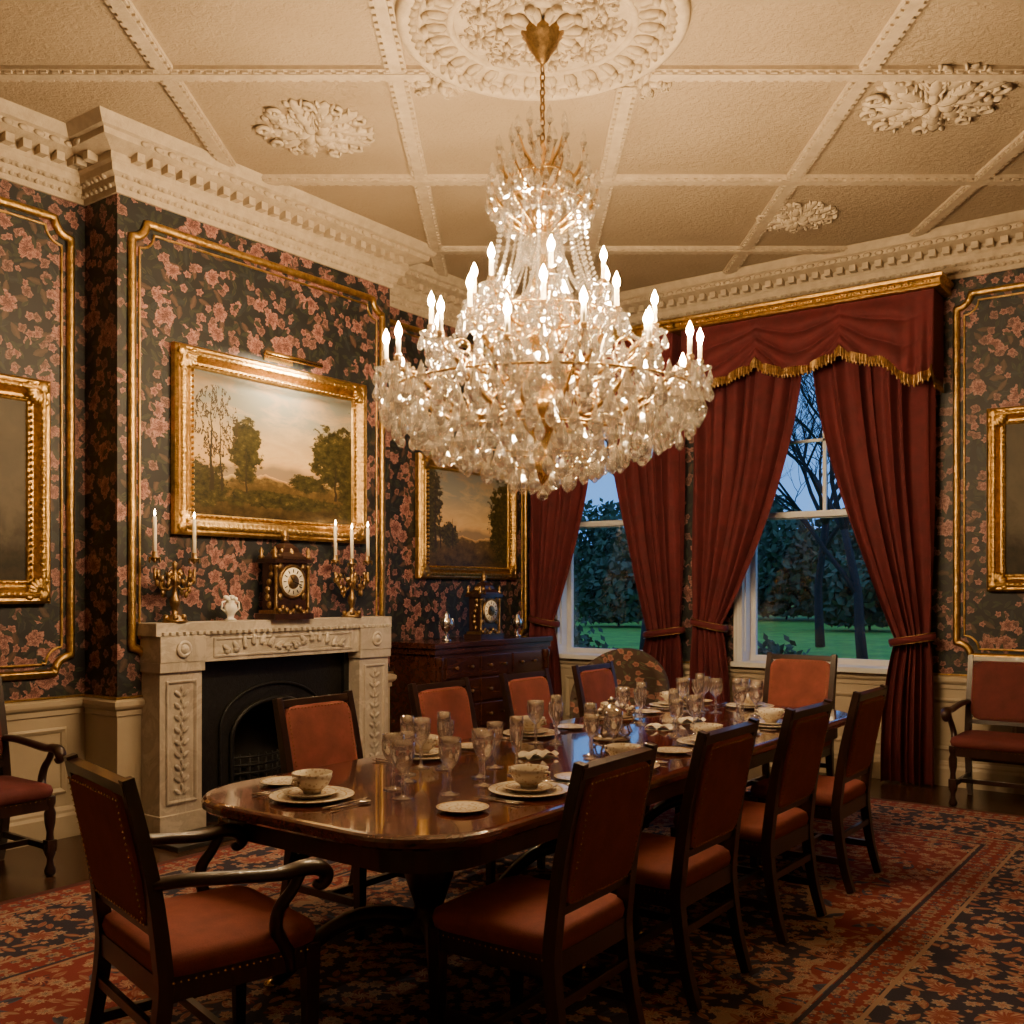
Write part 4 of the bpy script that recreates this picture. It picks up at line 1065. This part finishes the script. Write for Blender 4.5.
mb=MB(); mb.lathe([(0,0),(.09,0),(.095,.012),(.055,.03),(.03,.045),(.04,.06),(.09,.08),(.12,.11),(.115,.125),(.09,.14),(.05,.155),(.02,.17),(.015,.18),(.025,.195),(0,.215)],M_silver,seg=24,wob=(8,.05))
for i in range(8):
    a=i*pi/4; mb.tube([(.075*cos(a),.075*sin(a),.02),(.10*cos(a),.10*sin(a),.04),(.085*cos(a),.085*sin(a),.08),(.12*cos(a),.12*sin(a),.12),(.10*cos(a),.10*sin(a),.15)],.006,M_silver,6)
    mb.blob((.105*cos(a),.105*sin(a),.15),(.018,.018,.02),M_silver)
ME_ep=mb.mesh('silver_tureen')
put(ME_ep,-2.54,4.26)

# ------------------------------------------------------------ garden
def _lawn():
    g=G('lawn'); n=g.noise(g.pos(),1.2,6,.75); g.p(Base_Color=g.ramp(n,[(.3,(.07,.20,.012)),(.7,(.22,.48,.03))]),Roughness=1); return g.mat
M_lawn=_lawn(); M_leaf=simple('leaves',(.07,.10,.045),.7,0,.6,1.2); M_bark=simple('bark',(.02,.017,.016),.9,0,.4,8)
mb=MB(); mb.bb(-110,60,YW+.32,130,-.7,-.45,M_lawn); mb.obj('lawn')
def tree(name,x,y,h,seed,leaves=0,lr=3,lz=4,cs=.2,depth=5,tk=.013):
    rs=random.Random(seed); mb=MB()
    def br(p,d,L,r,dep):
        pts=[p];q=p;dd=d
        for k in range(4):
            dd=(dd+Vector((rs.uniform(-.2,.2),rs.uniform(-.2,.2),rs.uniform(-.05,.15)))).normalized(); q=q+dd*L/4; pts.append(q)
        if min(pp.z for pp in pts)<0: return
        mb.tube(pts,[r,r*.88,r*.78,r*.7,r*.6],M_bark,5 if dep>2 else 3)
        if dep>0:
            for k in range(4 if dep<depth else 5):
                b=pts[rs.choice((2,3,4,4))]; a=rs.uniform(0,6.28); s=rs.uniform(.5,1.0)
                nd=(dd+Vector((cos(a)*s,sin(a)*s,rs.uniform(-.1,.3)))).normalized(); br(b,nd,L*rs.uniform(.6,.8),r*.52,dep-1)
    br(Vector((0,0,.05)),Vector((0,0,1)),h*.32,h*tk,depth)
    for i in range(leaves):
        a=rs.uniform(0,6.28);c=rs.uniform(-1,1);rr=lr*rs.random()**.4; s=math.sqrt(1-c*c)
        p=Vector((rr*s*cos(a)*1.1,rr*s*sin(a),lz+rr*c*.9)); n=mnoise.noise(p*.6+Vector((seed,0,0)))
        if n<-.08 and rs.random()<.85: continue
        if p.z<.35: continue
        u=Vector((rs.uniform(-1,1),rs.uniform(-1,1),rs.uniform(-1,1))).normalized(); v=u.orthogonal().normalized()
        mb.add([p-u*cs,p+v*cs*.5,p+u*cs,p-v*cs*.5],[(0,1,2,3)],M_leaf)
    return mb.obj(name,(x,y,-.449))
tree('garden_tree',-7.4,24,11,3,depth=5); tree('garden_tree',-11.6,33,13,8,depth=5)
tree('garden_tree',-14.4,26,12,5,depth=5)
for k,(x,y,lr,lz) in enumerate(((-24,62,4.2,3.2),(-17,64,5.0,3.6),(-33,62,4.6,3.8),(-39,64,5.0,4.2),(-46,64,4.8,3.8),(-29,66,5.2,4.5),(-11,62,4.2,3.2),(-20.5,66,4.2,3.6),(-14.5,48,2.4,1.8),(-23.5,47,2.6,2.0),(-27,46,2.2,1.7))):
    tree('leafy_tree',x,y,5,20+k,5200,lr,lz,.30,3)
def shrub(x,y,s,seed):
    rs=random.Random(seed); mb=MB()
    for k in range(9):
        a=k*.7; mb.tube([(0,0,.04),(s*.3*cos(a),s*.3*sin(a),s*.35),(s*.6*cos(a),s*.6*sin(a),s*.7)],[.03,.02,.008],M_bark,5)
    for i in range(2400):
        a=rs.uniform(0,6.28);c=rs.uniform(0,1);rr=s*rs.random()**.33*(.8+.3*mnoise.noise(Vector((cos(a)*2,sin(a)*2,c*3+seed))));q=math.sqrt(max(0,1-c*c))
        p=Vector((rr*q*cos(a),rr*q*sin(a),rr*c*1.2+.12)); u=Vector((rs.uniform(-1,1),rs.uniform(-1,1),rs.uniform(-1,1))).normalized(); v=u.orthogonal().normalized(); cs=.07
        mb.add([p-u*cs,p+v*cs*.5,p+u*cs,p-v*cs*.5],[(0,1,2,3)],M_leaf)
    mb.obj('garden_shrub',(x,y,-.449))
shrub(-4.95,12.0,1.25,1); shrub(-8.7,12.8,1.5,2); shrub(-13.0,18,2.1,3)

# ------------------------------------------------------------ world
w=bpy.data.worlds.new('dusk'); bpy.context.scene.world=w; w.use_nodes=True; nt=w.node_tree; nt.nodes.clear()
o=nt.nodes.new('ShaderNodeOutputWorld'); b=nt.nodes.new('ShaderNodeBackground'); tc=nt.nodes.new('ShaderNodeTexCoord'); sp=nt.nodes.new('ShaderNodeSeparateXYZ'); cr=nt.nodes.new('ShaderNodeValToRGB')
nt.links.new(tc.outputs['Generated'],sp.inputs[0]); nt.links.new(sp.outputs[2],cr.inputs[0]); nt.links.new(cr.outputs[0],b.inputs[0]); nt.links.new(b.outputs[0],o.inputs[0])
cr.color_ramp.elements[0].color=(.11,.31,.74,1); cr.color_ramp.elements[1].color=(.10,.24,.56,1); cr.color_ramp.elements[1].position=.6
b.inputs[1].default_value=2.0

# ------------------------------------------------------------ camera
cam=bpy.data.cameras.new('camera'); co=bpy.data.objects.new('camera',cam); bpy.context.scene.collection.objects.link(co)
co.location=(0,0,1.5); co.rotation_euler=(pi/2,0,math.radians(36.5)); cam.lens=36*1000/1024; cam.sensor_width=36; cam.shift_y=78/1024; cam.clip_start=.05; cam.clip_end=300
bpy.context.scene.camera=co
